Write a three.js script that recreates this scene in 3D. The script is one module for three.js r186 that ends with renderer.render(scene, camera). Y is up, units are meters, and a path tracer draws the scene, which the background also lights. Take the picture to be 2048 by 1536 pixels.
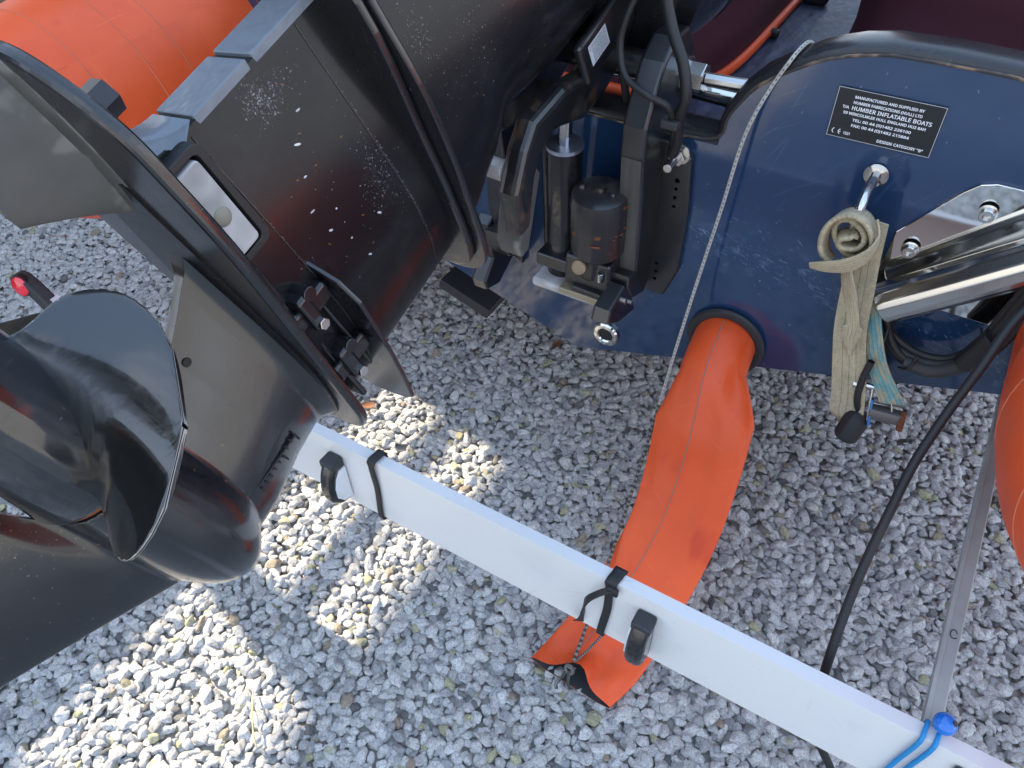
import * as THREE from 'three';
import { mergeGeometries, mergeVertices, toCreasedNormals } from 'three/addons/utils/BufferGeometryUtils.js';
import { RoundedBoxGeometry } from 'three/addons/geometries/RoundedBoxGeometry.js';

// ---------------------------------------------------------------- camera, sky, sun, exposure
const scene = new THREE.Scene();
const camera = new THREE.PerspectiveCamera(52.8, 4 / 3, 0.05, 400);
camera.position.set(0, 1.6, 0);
{
  const X = new THREE.Vector3(0.85454, -0.02754, -0.51865), Y = new THREE.Vector3(-0.35661, 0.69489, -0.62447), Z = new THREE.Vector3(0.3776, 0.71859, 0.58399);
  camera.quaternion.setFromRotationMatrix(new THREE.Matrix4().makeBasis(X, Y, Z));
}
camera.updateMatrixWorld();

const renderer = new THREE.WebGLRenderer({ antialias: true });
renderer.setSize(1024, 768);
renderer.toneMapping = THREE.LinearToneMapping;
renderer.toneMappingExposure = 3.6;
renderer.shadowMap.enabled = true;

const SUN = new THREE.Vector3(-1.75, 1, -0.39).normalize();
const sun = new THREE.DirectionalLight(new THREE.Color(1, 0.86, 0.66), 4.0);
sun.position.copy(SUN).multiplyScalar(20).add(new THREE.Vector3(-0.6, 0.4, -0.7));
sun.target.position.set(-0.6, 0.4, -0.7);
sun.castShadow = true;
sun.shadow.mapSize.set(4096, 4096);
Object.assign(sun.shadow.camera, { left: -6, right: 6, top: 6, bottom: -6, near: 1, far: 45 });
scene.add(sun, sun.target);

// seeded random numbers and value noise
function rng(seed) { let a = seed >>> 0; return () => { a = (a + 0x6D2B79F5) | 0; let t = Math.imul(a ^ (a >>> 15), 1 | a); t = (t + Math.imul(t ^ (t >>> 7), 61 | t)) ^ t; return ((t ^ (t >>> 14)) >>> 0) / 4294967296; }; }
function noise2(seed, n) {           // periodic lattice noise, n cells over 0..1
  const r = rng(seed), g = new Float32Array(n * n); for (let i = 0; i < g.length; i++) g[i] = r();
  return (u, v) => { u = (u % 1 + 1) % 1 * n; v = (v % 1 + 1) % 1 * n; const i = u | 0, j = v | 0, a = u - i, b = v - j, s = a * a * (3 - 2 * a), t = b * b * (3 - 2 * b), I = (i + 1) % n, J = (j + 1) % n;
    return (g[j * n + i] * (1 - s) + g[j * n + I] * s) * (1 - t) + (g[J * n + i] * (1 - s) + g[J * n + I] * s) * t; };
}
function fbm(seed, n, oct) { const L = []; for (let o = 0; o < oct; o++) L.push(noise2(seed + o * 17, n << o)); return (u, v) => { let s = 0, a = 0.5, t = 0; for (const f of L) { s += f(u, v) * a; t += a; a *= 0.5; } return s / t; }; }
const clamp = (x, a = 0, b = 1) => Math.min(b, Math.max(a, x)), lerp = (a, b, t) => a + (b - a) * t, sstep = (a, b, x) => { const t = clamp((x - a) / (b - a)); return t * t * (3 - 2 * t); };

// clear sky: blue overhead, paler towards the horizon, thin cloud wisps
{
  const W = 1024, H = 512, d = new Float32Array(W * H * 4), cf = fbm(5, 6, 5);
  for (let j = 0; j < H; j++) for (let i = 0; i < W; i++) {
    const el = ((j + 0.5) / H - 0.5) * Math.PI, u = i / W, k = (j * W + i) * 4;
    const e = Math.max(0, Math.sin(el)), h = Math.exp(-e * 3.2);
    let r = lerp(0.25, 0.79, h), g = lerp(0.38, 0.82, h), b = lerp(0.61, 0.86, h);
    const c = sstep(0.5, 0.8, cf(u * 1, (j / H) * 1.6)) * sstep(0.02, 0.3, e) * 0.6;
    r = lerp(r, 0.95, c); g = lerp(g, 0.96, c); b = lerp(b, 1.0, c);
    const S = 0.86; d[k] = r * S; d[k + 1] = g * S; d[k + 2] = b * S; d[k + 3] = 1;
  }
  const t = new THREE.DataTexture(d, W, H, THREE.RGBAFormat, THREE.FloatType);
  t.mapping = THREE.EquirectangularReflectionMapping; t.magFilter = THREE.LinearFilter; t.needsUpdate = true;
  scene.background = t; scene.environment = t;
}

// ---------------------------------------------------------------- helpers
const V = (x, y, z) => new THREE.Vector3(x, y, z);
const taken = {};
function numbered(n) { const k = taken[n] = (taken[n] ?? -1) + 1; return k ? n + '_' + String(k).padStart(3, '0') : n; }
function boxUV(g, size = 1) {                   // uv in metres / size, from the dominant axis of each face
  g = g.index ? g.toNonIndexed() : g;
  const p = g.attributes.position, n = g.attributes.normal, uv = new Float32Array(p.count * 2);
  for (let i = 0; i < p.count; i += 3) {
    let a = 0, b = 0, c = 0; for (let k = 0; k < 3; k++) { a += n.getX(i + k); b += n.getY(i + k); c += n.getZ(i + k); }
    a = Math.abs(a); b = Math.abs(b); c = Math.abs(c);
    for (let k = 0; k < 3; k++) { const x = p.getX(i + k), y = p.getY(i + k), z = p.getZ(i + k); const [s, t] = a >= b && a >= c ? [z, y] : b >= c ? [x, z] : [x, y]; uv[(i + k) * 2] = s / size; uv[(i + k) * 2 + 1] = t / size; }
  }
  g.setAttribute('uv', new THREE.BufferAttribute(uv, 2)); return g;
}
function tidy(g) { g = g.index ? g.toNonIndexed() : g; for (const k of Object.keys(g.attributes)) if (!['position', 'normal', 'uv'].includes(k)) g.deleteAttribute(k); if (!g.attributes.uv) boxUV(g); return g; }
function thing(name, label, category, [x, y, z], group) {
  const o = new THREE.Group(); o.name = numbered(name); o.position.set(x, y, z); scene.add(o);
  o.userData = { label, category }; if (group) o.userData.group = group; return o;
}
// geometries are written in world metres; obj() joins them into one named mesh under its parent
function obj(name, geos, m, parent, keepUV) {
  geos = [].concat(geos).map(g => tidy(g.clone()));
  let g = geos.length > 1 ? mergeGeometries(geos) : geos[0];
  if (!keepUV) g = boxUV(g);
  let o = new THREE.Mesh(g, m); o.name = parent ? name : numbered(name); o.castShadow = o.receiveShadow = true;
  if (parent) { const b = V(0, 0, 0); for (let q = parent; q && q !== scene; q = q.parent) b.add(q.position); g.translate(-b.x, -b.y, -b.z); parent.add(o); } else scene.add(o);
  return o;
}
function tag(o, label, category, group) { o.userData = { ...o.userData, label, category }; if (group) o.userData.group = group; return o; }
function kind(o, k) { o.userData.kind = k; return o; }
const box = (x0, x1, y0, y1, z0, z1, r = 0.002) => { const w = x1 - x0, h = y1 - y0, d = z1 - z0; const g = new RoundedBoxGeometry(w, h, d, 2, Math.min(r, w / 2.01, h / 2.01, d / 2.01)); return g.translate((x0 + x1) / 2, (y0 + y1) / 2, (z0 + z1) / 2); };
const shape = (pts, curve) => { if (curve) { const c = new THREE.CatmullRomCurve3(pts.map(p => V(p[0], p[1], 0)), true, 'centripetal'); pts = c.getPoints(pts.length * 6).map(p => [p.x, p.y]); pts.pop(); } return new THREE.Shape(pts.map(p => new THREE.Vector2(p[0], p[1]))); };
// extrude an outline: axis 'z' -> (x,y), axis 'x' -> (z,y), axis 'y' -> (x,z); from a to b along the axis
function ext(axis, pts, a, b, bevel = 0.003, curve = false, holes = []) {
  const s = pts instanceof THREE.Shape ? pts : shape(pts, curve); for (const h of holes) s.holes.push(h);
  const bv = Math.min(bevel, (b - a) / 2.2);
  const g = new THREE.ExtrudeGeometry(s, { depth: b - a - 2 * bv, bevelEnabled: bv > 0, bevelThickness: bv, bevelSize: bv, bevelOffset: -bv, bevelSegments: 3, curveSegments: 14 });
  g.translate(0, 0, bv);
  if (axis === 'z') g.translate(0, 0, a);
  if (axis === 'x') { const m = new THREE.Matrix4().set(0, 0, 1, a, 0, 1, 0, 0, -1, 0, 0, 0, 0, 0, 0, 1); g.scale(-1, 1, 1); flip(g); g.applyMatrix4(m); }
  if (axis === 'y') { const m = new THREE.Matrix4().set(1, 0, 0, 0, 0, 0, -1, 0, 0, 1, 0, 0, 0, 0, 0, 1); g.scale(1, 1, -1); flip(g); g.applyMatrix4(m); g.translate(0, a, 0); }
  return g;
}
function flip(g) { const i = g.index; if (i) { const a = i.array; for (let k = 0; k < a.length; k += 3) { const t = a[k]; a[k] = a[k + 2]; a[k + 2] = t; } } else { for (const at of Object.values(g.attributes)) { const n = at.itemSize, a = at.array; for (let k = 0; k < at.count; k += 3) for (let c = 0; c < n; c++) { const t = a[k * n + c]; a[k * n + c] = a[(k + 2) * n + c]; a[(k + 2) * n + c] = t; } } } g.computeVertexNormals(); return g; }
const circ = (x, y, r) => { const p = new THREE.Path(); p.absarc(x, y, r, 0, Math.PI * 2, true); return p; };
const tube = (pts, r, seg = 60, rad = 12) => new THREE.TubeGeometry(new THREE.CatmullRomCurve3(pts.map(p => V(...p)), false, 'centripetal'), seg, r, rad, false);
function between(g, a, b) { const A = V(...a), B = V(...b), d = B.clone().sub(A); g.applyQuaternion(new THREE.Quaternion().setFromUnitVectors(V(0, 1, 0), d.clone().normalize())); return g.translate((A.x + B.x) / 2, (A.y + B.y) / 2, (A.z + B.z) / 2); }
function rod(a, b, r, r2 = r, seg = 28) {      // a cylinder with softened ends
  const L = V(...a).distanceTo(V(...b)), c = Math.min(r, r2, L) * 0.08;
  const g = new THREE.LatheGeometry([[0, -L / 2], [r - c, -L / 2], [r, -L / 2 + c], [r2, L / 2 - c], [r2 - c, L / 2], [0, L / 2]].map(p => new THREE.Vector2(...p)), seg);
  return between(toCreasedNormals(g, 0.7), a, b);
}
function hexrod(a, b, r) { const L = V(...a).distanceTo(V(...b)), c = r * 0.08; const s = []; for (let i = 0; i < 6; i++) s.push([r * Math.cos(i * Math.PI / 3), r * Math.sin(i * Math.PI / 3)]); const g = ext('y', s, -L / 2, L / 2, c); return between(g, a, b); }
function lathe(pts, a, b, seg = 40) { const g = new THREE.LatheGeometry(pts.map(p => new THREE.Vector2(...p)), seg); return between(toCreasedNormals(g, 0.6), a, b); }
// skin through rings of equal point count: rings[i] = array of [x,y,z]
function skin(rings, closed = true, caps = true) {
  const n = rings[0].length, p = [], idx = [], uv = [];
  rings.forEach((r, i) => r.forEach((q, j) => { p.push(...q); uv.push(j / n, i / (rings.length - 1)); }));
  const m = closed ? n : n - 1;
  for (let i = 0; i < rings.length - 1; i++) for (let j = 0; j < m; j++) { const a = i * n + j, b = i * n + (j + 1) % n, c = a + n, d = b + n; idx.push(a, c, b, b, c, d); }
  const g = new THREE.BufferGeometry(); g.setAttribute('position', new THREE.Float32BufferAttribute(p, 3)); g.setAttribute('uv', new THREE.Float32BufferAttribute(uv, 2)); g.setIndex(idx); g.computeVertexNormals();
  const out = [g.toNonIndexed()];
  if (caps && closed) for (const e of [0, rings.length - 1]) {
    const r = rings[e], c = [0, 0, 0]; r.forEach(q => { c[0] += q[0] / n; c[1] += q[1] / n; c[2] += q[2] / n; }); const q = [], u = [];
    for (let j = 0; j < n; j++) { const A = r[j], B = r[(j + 1) % n]; e ? q.push(...c, ...B, ...A) : q.push(...c, ...A, ...B); u.push(0, 0, 0, 0, 0, 0); }
    const k = new THREE.BufferGeometry(); k.setAttribute('position', new THREE.Float32BufferAttribute(q, 3)); k.setAttribute('uv', new THREE.Float32BufferAttribute(u, 2)); k.computeVertexNormals(); out.push(k);
  }
  return out.length > 1 ? mergeGeometries(out) : out[0];
}
function ribbon(pts, widths, dirs, th, rep = 1) {        // flat band along a path; dirs = sideways direction at each point; uv.x along, uv.y across
  const rings = pts.map((p, i) => { const d = V(...dirs[i]).normalize(), a = V(...pts[Math.max(0, i - 1)]), b = V(...pts[Math.min(pts.length - 1, i + 1)]); const t = b.sub(a).normalize(), n = t.clone().cross(d).normalize(), w = widths[i] / 2, P = V(...p);
    const q = (s, k) => P.clone().addScaledVector(d, s * w).addScaledVector(n, k * th / 2).toArray();
    return [q(-1, 1), q(-0.34, 1), q(0.34, 1), q(1, 1), q(1, -1), q(0.34, -1), q(-0.34, -1), q(-1, -1)]; });
  const g = skin(rings, true, true), uv = g.attributes.uv, col = [0, 0.33, 0.67, 1, 1, 0.67, 0.33, 0, 0];
  for (let i = 0; i < uv.count; i++) { const j = Math.round(uv.getX(i) * 8); uv.setXY(i, uv.getY(i) * rep, col[j] ?? 0); }
  return g;
}
function smoothPath(pts, n) { return new THREE.CatmullRomCurve3(pts.map(p => V(...p)), false, 'centripetal').getPoints(n).map(p => p.toArray()); }
function lerpList(list, n) { const o = []; for (let i = 0; i <= n; i++) { const f = i / n * (list.length - 1), k = Math.min(list.length - 2, f | 0), t = f - k; o.push(Array.isArray(list[0]) ? list[k].map((v, c) => lerp(v, list[k + 1][c], t)) : lerp(list[k], list[k + 1], t)); } return o; }
const table = T => x => { if (x <= T[0][0]) return T[0][1]; for (let i = 1; i < T.length; i++) if (x <= T[i][0]) { const [a, p] = T[i - 1], [b, q] = T[i]; return lerp(p, q, (x - a) / (b - a)); } return T[T.length - 1][1]; };

// ---------------------------------------------------------------- textures
function tex(n, f, srgb, rx = 1, ry = rx) {
  const d = new Uint8Array(n * n * 4);
  for (let j = 0; j < n; j++) for (let i = 0; i < n; i++) { const c = f(i / n, j / n), k = (j * n + i) * 4; const a = Array.isArray(c) ? c : [c, c, c]; d[k] = clamp(a[0]) * 255; d[k + 1] = clamp(a[1]) * 255; d[k + 2] = clamp(a[2]) * 255; d[k + 3] = 255; }
  const t = new THREE.DataTexture(d, n, n); t.wrapS = t.wrapT = THREE.RepeatWrapping; t.magFilter = THREE.LinearFilter; t.minFilter = THREE.LinearMipmapLinearFilter; t.generateMipmaps = true; if (srgb) t.colorSpace = THREE.SRGBColorSpace; t.repeat.set(rx, ry); t.needsUpdate = true; return t;
}
// small marks scattered on a tile: list of [u, v, length, width, angle, strength]
function marks(n, list) {
  const f = new Float32Array(n * n);
  for (const [u, v, L, w, a, s] of list) { const c = Math.cos(a), d = Math.sin(a), R = Math.ceil((Math.max(L, w)) * n + 2), ci = u * n, cj = v * n;
    for (let j = -R; j <= R; j++) for (let i = -R; i <= R; i++) { const x = (i * c + j * d) / (L * n), y = (-i * d + j * c) / (w * n), q = x * x + y * y; if (q < 1.3) { const k = (((Math.round(cj) + j) % n + n) % n) * n + (((Math.round(ci) + i) % n + n) % n); f[k] = Math.max(f[k], s * clamp((1.3 - q) * 2)); } } }
  return (u, v) => f[(((v * n) | 0) % n) * n + (((u * n) | 0) % n)];
}
const N1 = fbm(11, 6, 5), N2 = fbm(23, 14, 4), N3 = fbm(37, 40, 3);
const mat = o => new THREE.MeshPhysicalMaterial(o);
const C = (r, g, b) => new THREE.Color().setRGB(r, g, b);
// ---------------------------------------------------------------- materials
const specks = (() => { const r = rng(91), l = []; for (let i = 0; i < 420; i++) l.push([r(), r(), 0.0008 + 0.0012 * r(), 0.0008, r() * 3, 0.25 + 0.5 * r()]); return marks(1024, l); })();
const hair = (() => { const r = rng(92), l = []; for (let i = 0; i < 130; i++) l.push([r(), r(), 0.01 + 0.03 * r(), 0.0007, r() * 3.1, 0.2 + 0.5 * r()]); return marks(1024, l); })();
const smudge = tex(512, (u, v) => 0.42 + 0.75 * Math.pow(N1(u, v), 1.6) + 0.15 * (N2(u, v) - 0.5) + 0.25 * hair(u, v), false);
const grain = tex(512, (u, v) => N3(u, v) * 0.6 + N2(u, v) * 0.4, false);
const paintMap = tex(1024, (u, v) => { const k = clamp(specks(u, v) * 0.8 + hair(u, v) * 0.22 + 0.10 * sstep(0.55, 0.8, N1(u, v)) * N3(u, v)); return [0.11 + k * 0.55, 0.112 + k * 0.55, 0.122 + k * 0.53]; }, true);
const M = {};
M.black = mat({ color: 0xffffff, map: paintMap, roughness: 0.36, roughnessMap: smudge, clearcoat: 0.5, clearcoatRoughness: 0.16, bumpMap: grain, bumpScale: 0.00008 });
M.blackWorn = mat({ color: 0xffffff, map: tex(512, (u, v) => { const w = sstep(0.6, 0.78, N1(u, v)) * sstep(0.35, 0.6, N3(u, v)); return [0.13 + 0.2 * w, 0.125 + 0.18 * w, 0.13 + 0.15 * w]; }, true), roughness: 0.5, roughnessMap: smudge, clearcoat: 0.25, clearcoatRoughness: 0.3, bumpMap: grain, bumpScale: 0.0003 });
M.castBlack = mat({ color: 0xffffff, map: tex(512, (u, v) => { const w = 0.6 * sstep(0.5, 0.8, N2(u, v)); return [0.085 + 0.1 * w, 0.088 + 0.1 * w, 0.095 + 0.1 * w]; }, true), roughness: 0.36, clearcoat: 0.6, clearcoatRoughness: 0.2, bumpMap: grain, bumpScale: 0.0005 });
M.castWorn = M.castBlack.clone(); M.castWorn.map = tex(512, (u, v) => { const w = 0.6 * sstep(0.5, 0.8, N2(u, v)), b = sstep(0.56, 0.68, N1(u * 3, v * 3)) * sstep(0.3, 0.6, N3(u * 2, v * 2)) * 0.8; return [0.085 + 0.1 * w + 0.2 * b, 0.088 + 0.1 * w + 0.12 * b, 0.095 + 0.1 * w + 0.06 * b]; }, true);
M.rubber = mat({ color: C(0.012, 0.012, 0.013), roughness: 0.55, bumpMap: grain, bumpScale: 0.0002 });
M.rubberGrey = mat({ color: C(0.028, 0.029, 0.032), roughness: 0.6, bumpMap: grain, bumpScale: 0.0003 });
M.plasticBlack = mat({ color: C(0.01, 0.01, 0.011), roughness: 0.22, clearcoat: 0.4 });
M.steel = mat({ color: C(0.62, 0.61, 0.58), metalness: 1, roughness: 0.16, bumpMap: grain, bumpScale: 0.00005 });
M.mirror = mat({ color: C(0.68, 0.67, 0.64), metalness: 1, roughness: 0.045 });
M.steelDull = mat({ color: C(0.5, 0.49, 0.46), metalness: 1, roughness: 0.38, roughnessMap: smudge });
M.zinc = mat({ color: 0xffffff, map: tex(512, (u, v) => { const k = 0.68 + 0.16 * (N2(u, v) - 0.5) + 0.14 * (N1(u, v) - 0.5) - 0.14 * hair(u, v); return [k * 0.95, k * 1.0, k * 0.98]; }, true), metalness: 0.08, roughness: 0.42, bumpMap: grain, bumpScale: 0.0002 });
M.anode = mat({ color: 0xffffff, map: tex(256, (u, v) => { const k = 0.66 + 0.28 * (N3(u, v) - 0.5) + 0.12 * (N1(u, v) - 0.5); return [k, k * 0.985, k * 0.97]; }, true), roughness: 0.85, metalness: 0.1, bumpMap: grain, bumpScale: 0.0012 });
M.gelBlue = mat({ color: 0xffffff, map: tex(1024, (u, v) => { const k = 0.35 * sstep(0.5, 0.75, N1(u, v)), h = hair(u, v) * 0.2 + specks(u, v) * 0.35; return [0.115 + 0.02 * k + h, 0.195 + 0.03 * k + h, 0.335 + 0.045 * k + h]; }, true), roughness: 0.2, roughnessMap: smudge, clearcoat: 0.8, clearcoatRoughness: 0.06 });
M.salt = mat({ color: C(0.5, 0.52, 0.55), roughness: 0.9 });
M.orange = mat({ color: 0xffffff, map: tex(1024, (u, v) => { const k = (N1(u, v) - 0.5) * 0.1 + (N2(u, v) - 0.5) * 0.05 + hair(u, v) * 0.08, d = sstep(0.66, 0.84, N2(u + 0.3, v * 0.6)) * N3(u, v) * 0.1; return [0.91 + k - d, 0.36 + k - d, 0.18 + k * 0.8 - d * 0.4]; }, true), roughness: 0.62, roughnessMap: smudge, specularIntensity: 0.7, bumpMap: grain, bumpScale: 0.0003 });
M.seam = mat({ color: C(0.62, 0.16, 0.08), roughness: 0.7 });
M.thread = mat({ color: C(0.36, 0.2, 0.16), roughness: 0.9 });
M.trim = mat({ color: 0xffffff, map: tex(512, (u, v) => { const k = 0.16 + 0.06 * (N2(u, v) - 0.5) + 0.12 * specks(u, v) + 0.05 * hair(u, v); return [k, k * 1.02, k * 1.06]; }, true), roughness: 0.42, roughnessMap: smudge });
M.resin = mat({ color: 0xffffff, map: tex(256, (u, v) => { const k = N2(u, v); return [0.42 + 0.3 * k, 0.36 + 0.26 * k, 0.28 + 0.22 * k]; }, true), roughness: 0.6 });
M.deck = mat({ color: 0xffffff, map: tex(512, (u, v) => { const k = 0.75 + 0.6 * N3(u, v); return [0.17 * k, 0.2 * k, 0.285 * k]; }, true), roughness: 0.55, bumpMap: tex(512, (u, v) => N3(u, v * 0.5), false), bumpScale: 0.004 });
M.maroon = mat({ color: C(0.062, 0.011, 0.02), roughness: 0.75, sheen: 0.25, sheenRoughness: 0.5, bumpMap: grain, bumpScale: 0.0004 });
M.white = mat({ color: 0xffffff, map: tex(1024, (u, v) => { const k = 0.855 - 0.04 * sstep(0.55, 0.8, N1(u, v)) - 0.16 * hair(u, v) * N1(v, u) - 0.12 * specks(u, v); return [k, k, k * 0.995]; }, true), roughness: 0.33, clearcoat: 0.15, clearcoatRoughness: 0.2 });
M.rust = mat({ color: 0xffffff, map: tex(256, (u, v) => { const k = N3(u, v); return [0.3 + 0.28 * k, 0.18 + 0.13 * k, 0.11 + 0.06 * k]; }, true), roughness: 0.95, bumpMap: grain, bumpScale: 0.001 });
M.dirtyGrey = mat({ color: 0xffffff, map: tex(512, (u, v) => { const k = 0.3 + 0.14 * (N2(u, v) - 0.5) + 0.22 * sstep(0.58, 0.72, N3(u, v)) * N1(u, v); return [k, k * 0.99, k * 0.95]; }, true), roughness: 0.62, bumpMap: grain, bumpScale: 0.0006 });
M.redLens = mat({ color: C(0.72, 0.012, 0.03), roughness: 0.14, clearcoat: 0.8, bumpMap: tex(128, (u, v) => Math.abs((u * 8) % 1 - 0.5) + Math.abs((v * 8) % 1 - 0.5), false), bumpScale: 0.0015 });
M.clearLens = mat({ color: C(0.72, 0.74, 0.76), roughness: 0.12, clearcoat: 0.8 });
M.blueCord = mat({ color: C(0.012, 0.23, 0.52), roughness: 0.55, bumpMap: grain, bumpScale: 0.0006 });
M.blueBall = mat({ color: C(0.006, 0.15, 0.56), roughness: 0.22, clearcoat: 0.5 });
M.rope = mat({ color: 0xffffff, map: tex(256, (u, v) => { const s = ((u * 2 + v) * 2) % 1, k = 0.6 + 0.18 * N3(u, v), f = (u * 16) % 1 < 0.36 && Math.abs((v * 4) % 1 - 0.5) < 0.17 ? 0.3 : 1; return [k * f, k * 0.98 * f, k * 0.93 * f]; }, true), roughness: 0.9, bumpMap: grain, bumpScale: 0.0008 });
M.ropeDark = mat({ color: 0xffffff, map: tex(256, (u, v) => { const k = 0.4 + 0.2 * N3(u, v), f = (u * 10) % 1 < 0.5 ? 0.5 : 1; return [k * f, k * 0.97 * f, k * 0.92 * f]; }, true), roughness: 0.9 });
M.web = mat({ color: 0xffffff, map: tex(512, (u, v) => { const y = v * 5, l = Math.abs((y % 1) - 0.5) < 0.06 && y > 0.6 && y < 4.4 && (u * 34) % 1 < 0.55 ? 0.5 : 1, k = 0.72 + 0.14 * (N1(u, v) - 0.5) + 0.16 * (N3(u, v) - 0.5), w = 0.94 + 0.06 * Math.sin(u * 900); return [k * 1.02 * l * w, k * 0.95 * l * w, k * 0.78 * (l < 1 ? 0.66 : 1) * w]; }, true), roughness: 0.95, bumpMap: tex(256, (u, v) => 0.5 + 0.3 * Math.sin(u * 200) + 0.2 * N3(u, v), false), bumpScale: 0.0006 });
M.webBlue = mat({ color: 0xffffff, map: tex(512, (u, v) => { const y = v * 5, l = Math.abs((y % 1) - 0.5) < 0.06 && (u * 30) % 1 < 0.55 ? 0.45 : 1, k = 0.64 + 0.12 * (N1(u, v) - 0.5) + 0.16 * (N3(u, v) - 0.5), b = sstep(0.42, 0.62, N1(u * 0.7, v + 0.2)); return [k * lerp(1, 0.68, b) * l, k * lerp(0.96, 0.95, b) * l, k * lerp(0.8, 0.96, b) * l]; }, true), roughness: 0.95 });
M.leaf = mat({ color: C(0.23, 0.1, 0.05), roughness: 0.85 });
M.straw = mat({ color: C(0.6, 0.53, 0.3), roughness: 0.8 });
M.wood = mat({ color: 0xffffff, map: tex(256, (u, v) => { const k = 0.34 + 0.16 * N2(u * 0.2, v) + 0.1 * (N3(u * 0.3, v) - 0.5); return [k, k * 0.83, k * 0.66]; }, true), roughness: 0.9 });
M.roof = mat({ color: C(0.16, 0.165, 0.17), roughness: 0.7, metalness: 0.2 });
M.bark = mat({ color: C(0.09, 0.07, 0.055), roughness: 0.95 });
M.foliage = mat({ color: C(0.035, 0.055, 0.022), roughness: 0.8 });

// ---------------------------------------------------------------- ground and gravel
{
  const g = new THREE.PlaneGeometry(240, 240).rotateX(-Math.PI / 2);
  const t = tex(1024, (u, v) => { const k = 0.74 + 0.3 * (N3(u, v) - 0.5) + 0.2 * (N2(u, v) - 0.5); return [k * 1.01, k, k * 0.97]; }, true);
  kind(obj('ground', boxUV(g, 1), mat({ color: C(0.95, 0.93, 0.9), map: t, roughness: 0.95, bumpMap: t, bumpScale: 0.01 }), null), 'structure');
}
{
  const r = rng(4242), variants = [];
  for (let k = 0; k < 14; k++) {                               // stones with worn facets: a ball cut by a few rounded planes
    const g = mergeVertices(new THREE.IcosahedronGeometry(1, 5).deleteAttribute('normal').deleteAttribute('uv')), p = g.attributes.position, pl = [];
    const np = 8 + (r() * 5 | 0);
    for (let i = 0; i < np; i++) { const n = V(r() * 2 - 1, r() * 2 - 1, r() * 2 - 1).normalize(); pl.push([n, 0.54 + 0.28 * r()]); }
    const ax = [1, 0.66 + 0.2 * r(), 0.5 + 0.22 * r()], n3 = noise2(700 + k, 8), nm = noise2(800 + k, 22);
    for (let i = 0; i < p.count; i++) { const d = V(p.getX(i), p.getY(i), p.getZ(i)).normalize(); let s = 1; for (const [n, h] of pl) { const c = d.dot(n); if (c > 0.05) s += Math.pow(c / h, 34); } let R = Math.pow(s, -1 / 34); R *= 1 + 0.05 * (n3(d.x * 0.5 + 0.5, d.y * 0.5 + d.z * 0.31) - 0.5) + 0.035 * (nm(d.x * 0.5 + 0.5, d.z * 0.5 + d.y * 0.3) - 0.5); p.setXYZ(i, d.x * R * ax[0], d.y * R * ax[2], d.z * R * ax[1]); }
    g.computeVertexNormals(); variants.push(boxUV(g, 1));
  }
  const vein = tex(512, (u, v) => { const a = Math.abs(N1(u, v) - 0.5), k = 0.95 + 0.14 * (N2(u, v) - 0.5) - 0.28 * sstep(0.05, 0, a) + 0.1 * (N3(u, v) - 0.5) - 0.16 * sstep(0.5, 0.7, N1(v, u)); return [k, k, k]; }, true);
  const sm = mat({ color: 0xffffff, map: vein, roughness: 0.78, bumpMap: tex(256, (u, v) => N3(u, v) * 0.5 + N2(u, v) * 0.5, false, 3), bumpScale: 0.0012 });
  const x0 = -3.5, x1 = 1.0, z0 = -2.6, z1 = 0.9, put = variants.map(() => []);
  const q = new THREE.Quaternion(), e = new THREE.Euler(), m = new THREE.Matrix4(), big = fbm(77, 5, 3);
  for (let layer = 0; layer < 3; layer++) { const sp = [0.0205, 0.0192, 0.032][layer];
    for (let z = z0; z < z1; z += sp) for (let x = x0; x < x1; x += sp) {
      if (layer === 2 && r() < 0.5) continue;
      const px = x + (r() - 0.5) * sp * 1.1, pz = z + (r() - 0.5) * sp * 1.1, near = px > -1.9 || pz > -1.2 ? 1 : 1;
      const f = layer === 2 ? 0.0145 + 0.0055 * r() : 0.0108 + 0.006 * Math.pow(r(), 1.4);
      const y = [0.009, 0.0132, 0.0172][layer] + (r() - 0.5) * 0.0045 + 0.012 * (big(px * 0.4, pz * 0.4) - 0.5);
      e.set((r() - 0.5) * 0.85, r() * 6.283, (r() - 0.5) * 0.85); q.setFromEuler(e);
      m.compose(V(px, y, pz), q, V(f * (0.9 + 0.5 * r()), f * (0.68 + 0.26 * r()), f * (0.88 + 0.3 * r())));
      const w = r(), t = r(); let c;
      if (w < 0.03) c = [0.17 + 0.1 * t, 0.165 + 0.1 * t, 0.165 + 0.09 * t];
      else if (w < 0.16) c = [0.42 + 0.14 * t, 0.415 + 0.14 * t, 0.41 + 0.14 * t];
      else if (w < 0.8) c = [0.66 + 0.17 * t, 0.64 + 0.17 * t, 0.605 + 0.165 * t];
      else if (w < 0.955) c = [0.76 + 0.1 * t, 0.745 + 0.1 * t, 0.71 + 0.1 * t];
      else if (w < 0.985) c = [0.52 + 0.12 * t, 0.49 + 0.12 * t, 0.3 + 0.1 * t];
      else c = [0.47, 0.36 + 0.06 * t, 0.28];
      put[(r() * variants.length) | 0].push([m.clone(), c]);
    } }
  const bed = new THREE.Group(); bed.name = 'gravel'; bed.userData = { kind: 'stuff', label: 'pale grey and white limestone gravel chippings covering the ground', category: 'gravel' }; scene.add(bed);
  put.forEach((list, k) => { const im = new THREE.InstancedMesh(variants[k], sm, list.length); im.name = 'stones'; im.userData.kind = 'stuff'; im.castShadow = im.receiveShadow = true; const c = new THREE.Color(); list.forEach(([mm, cc], i) => { im.setMatrixAt(i, mm); im.setColorAt(i, c.setRGB(...cc)); }); bed.add(im); });
}

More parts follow.
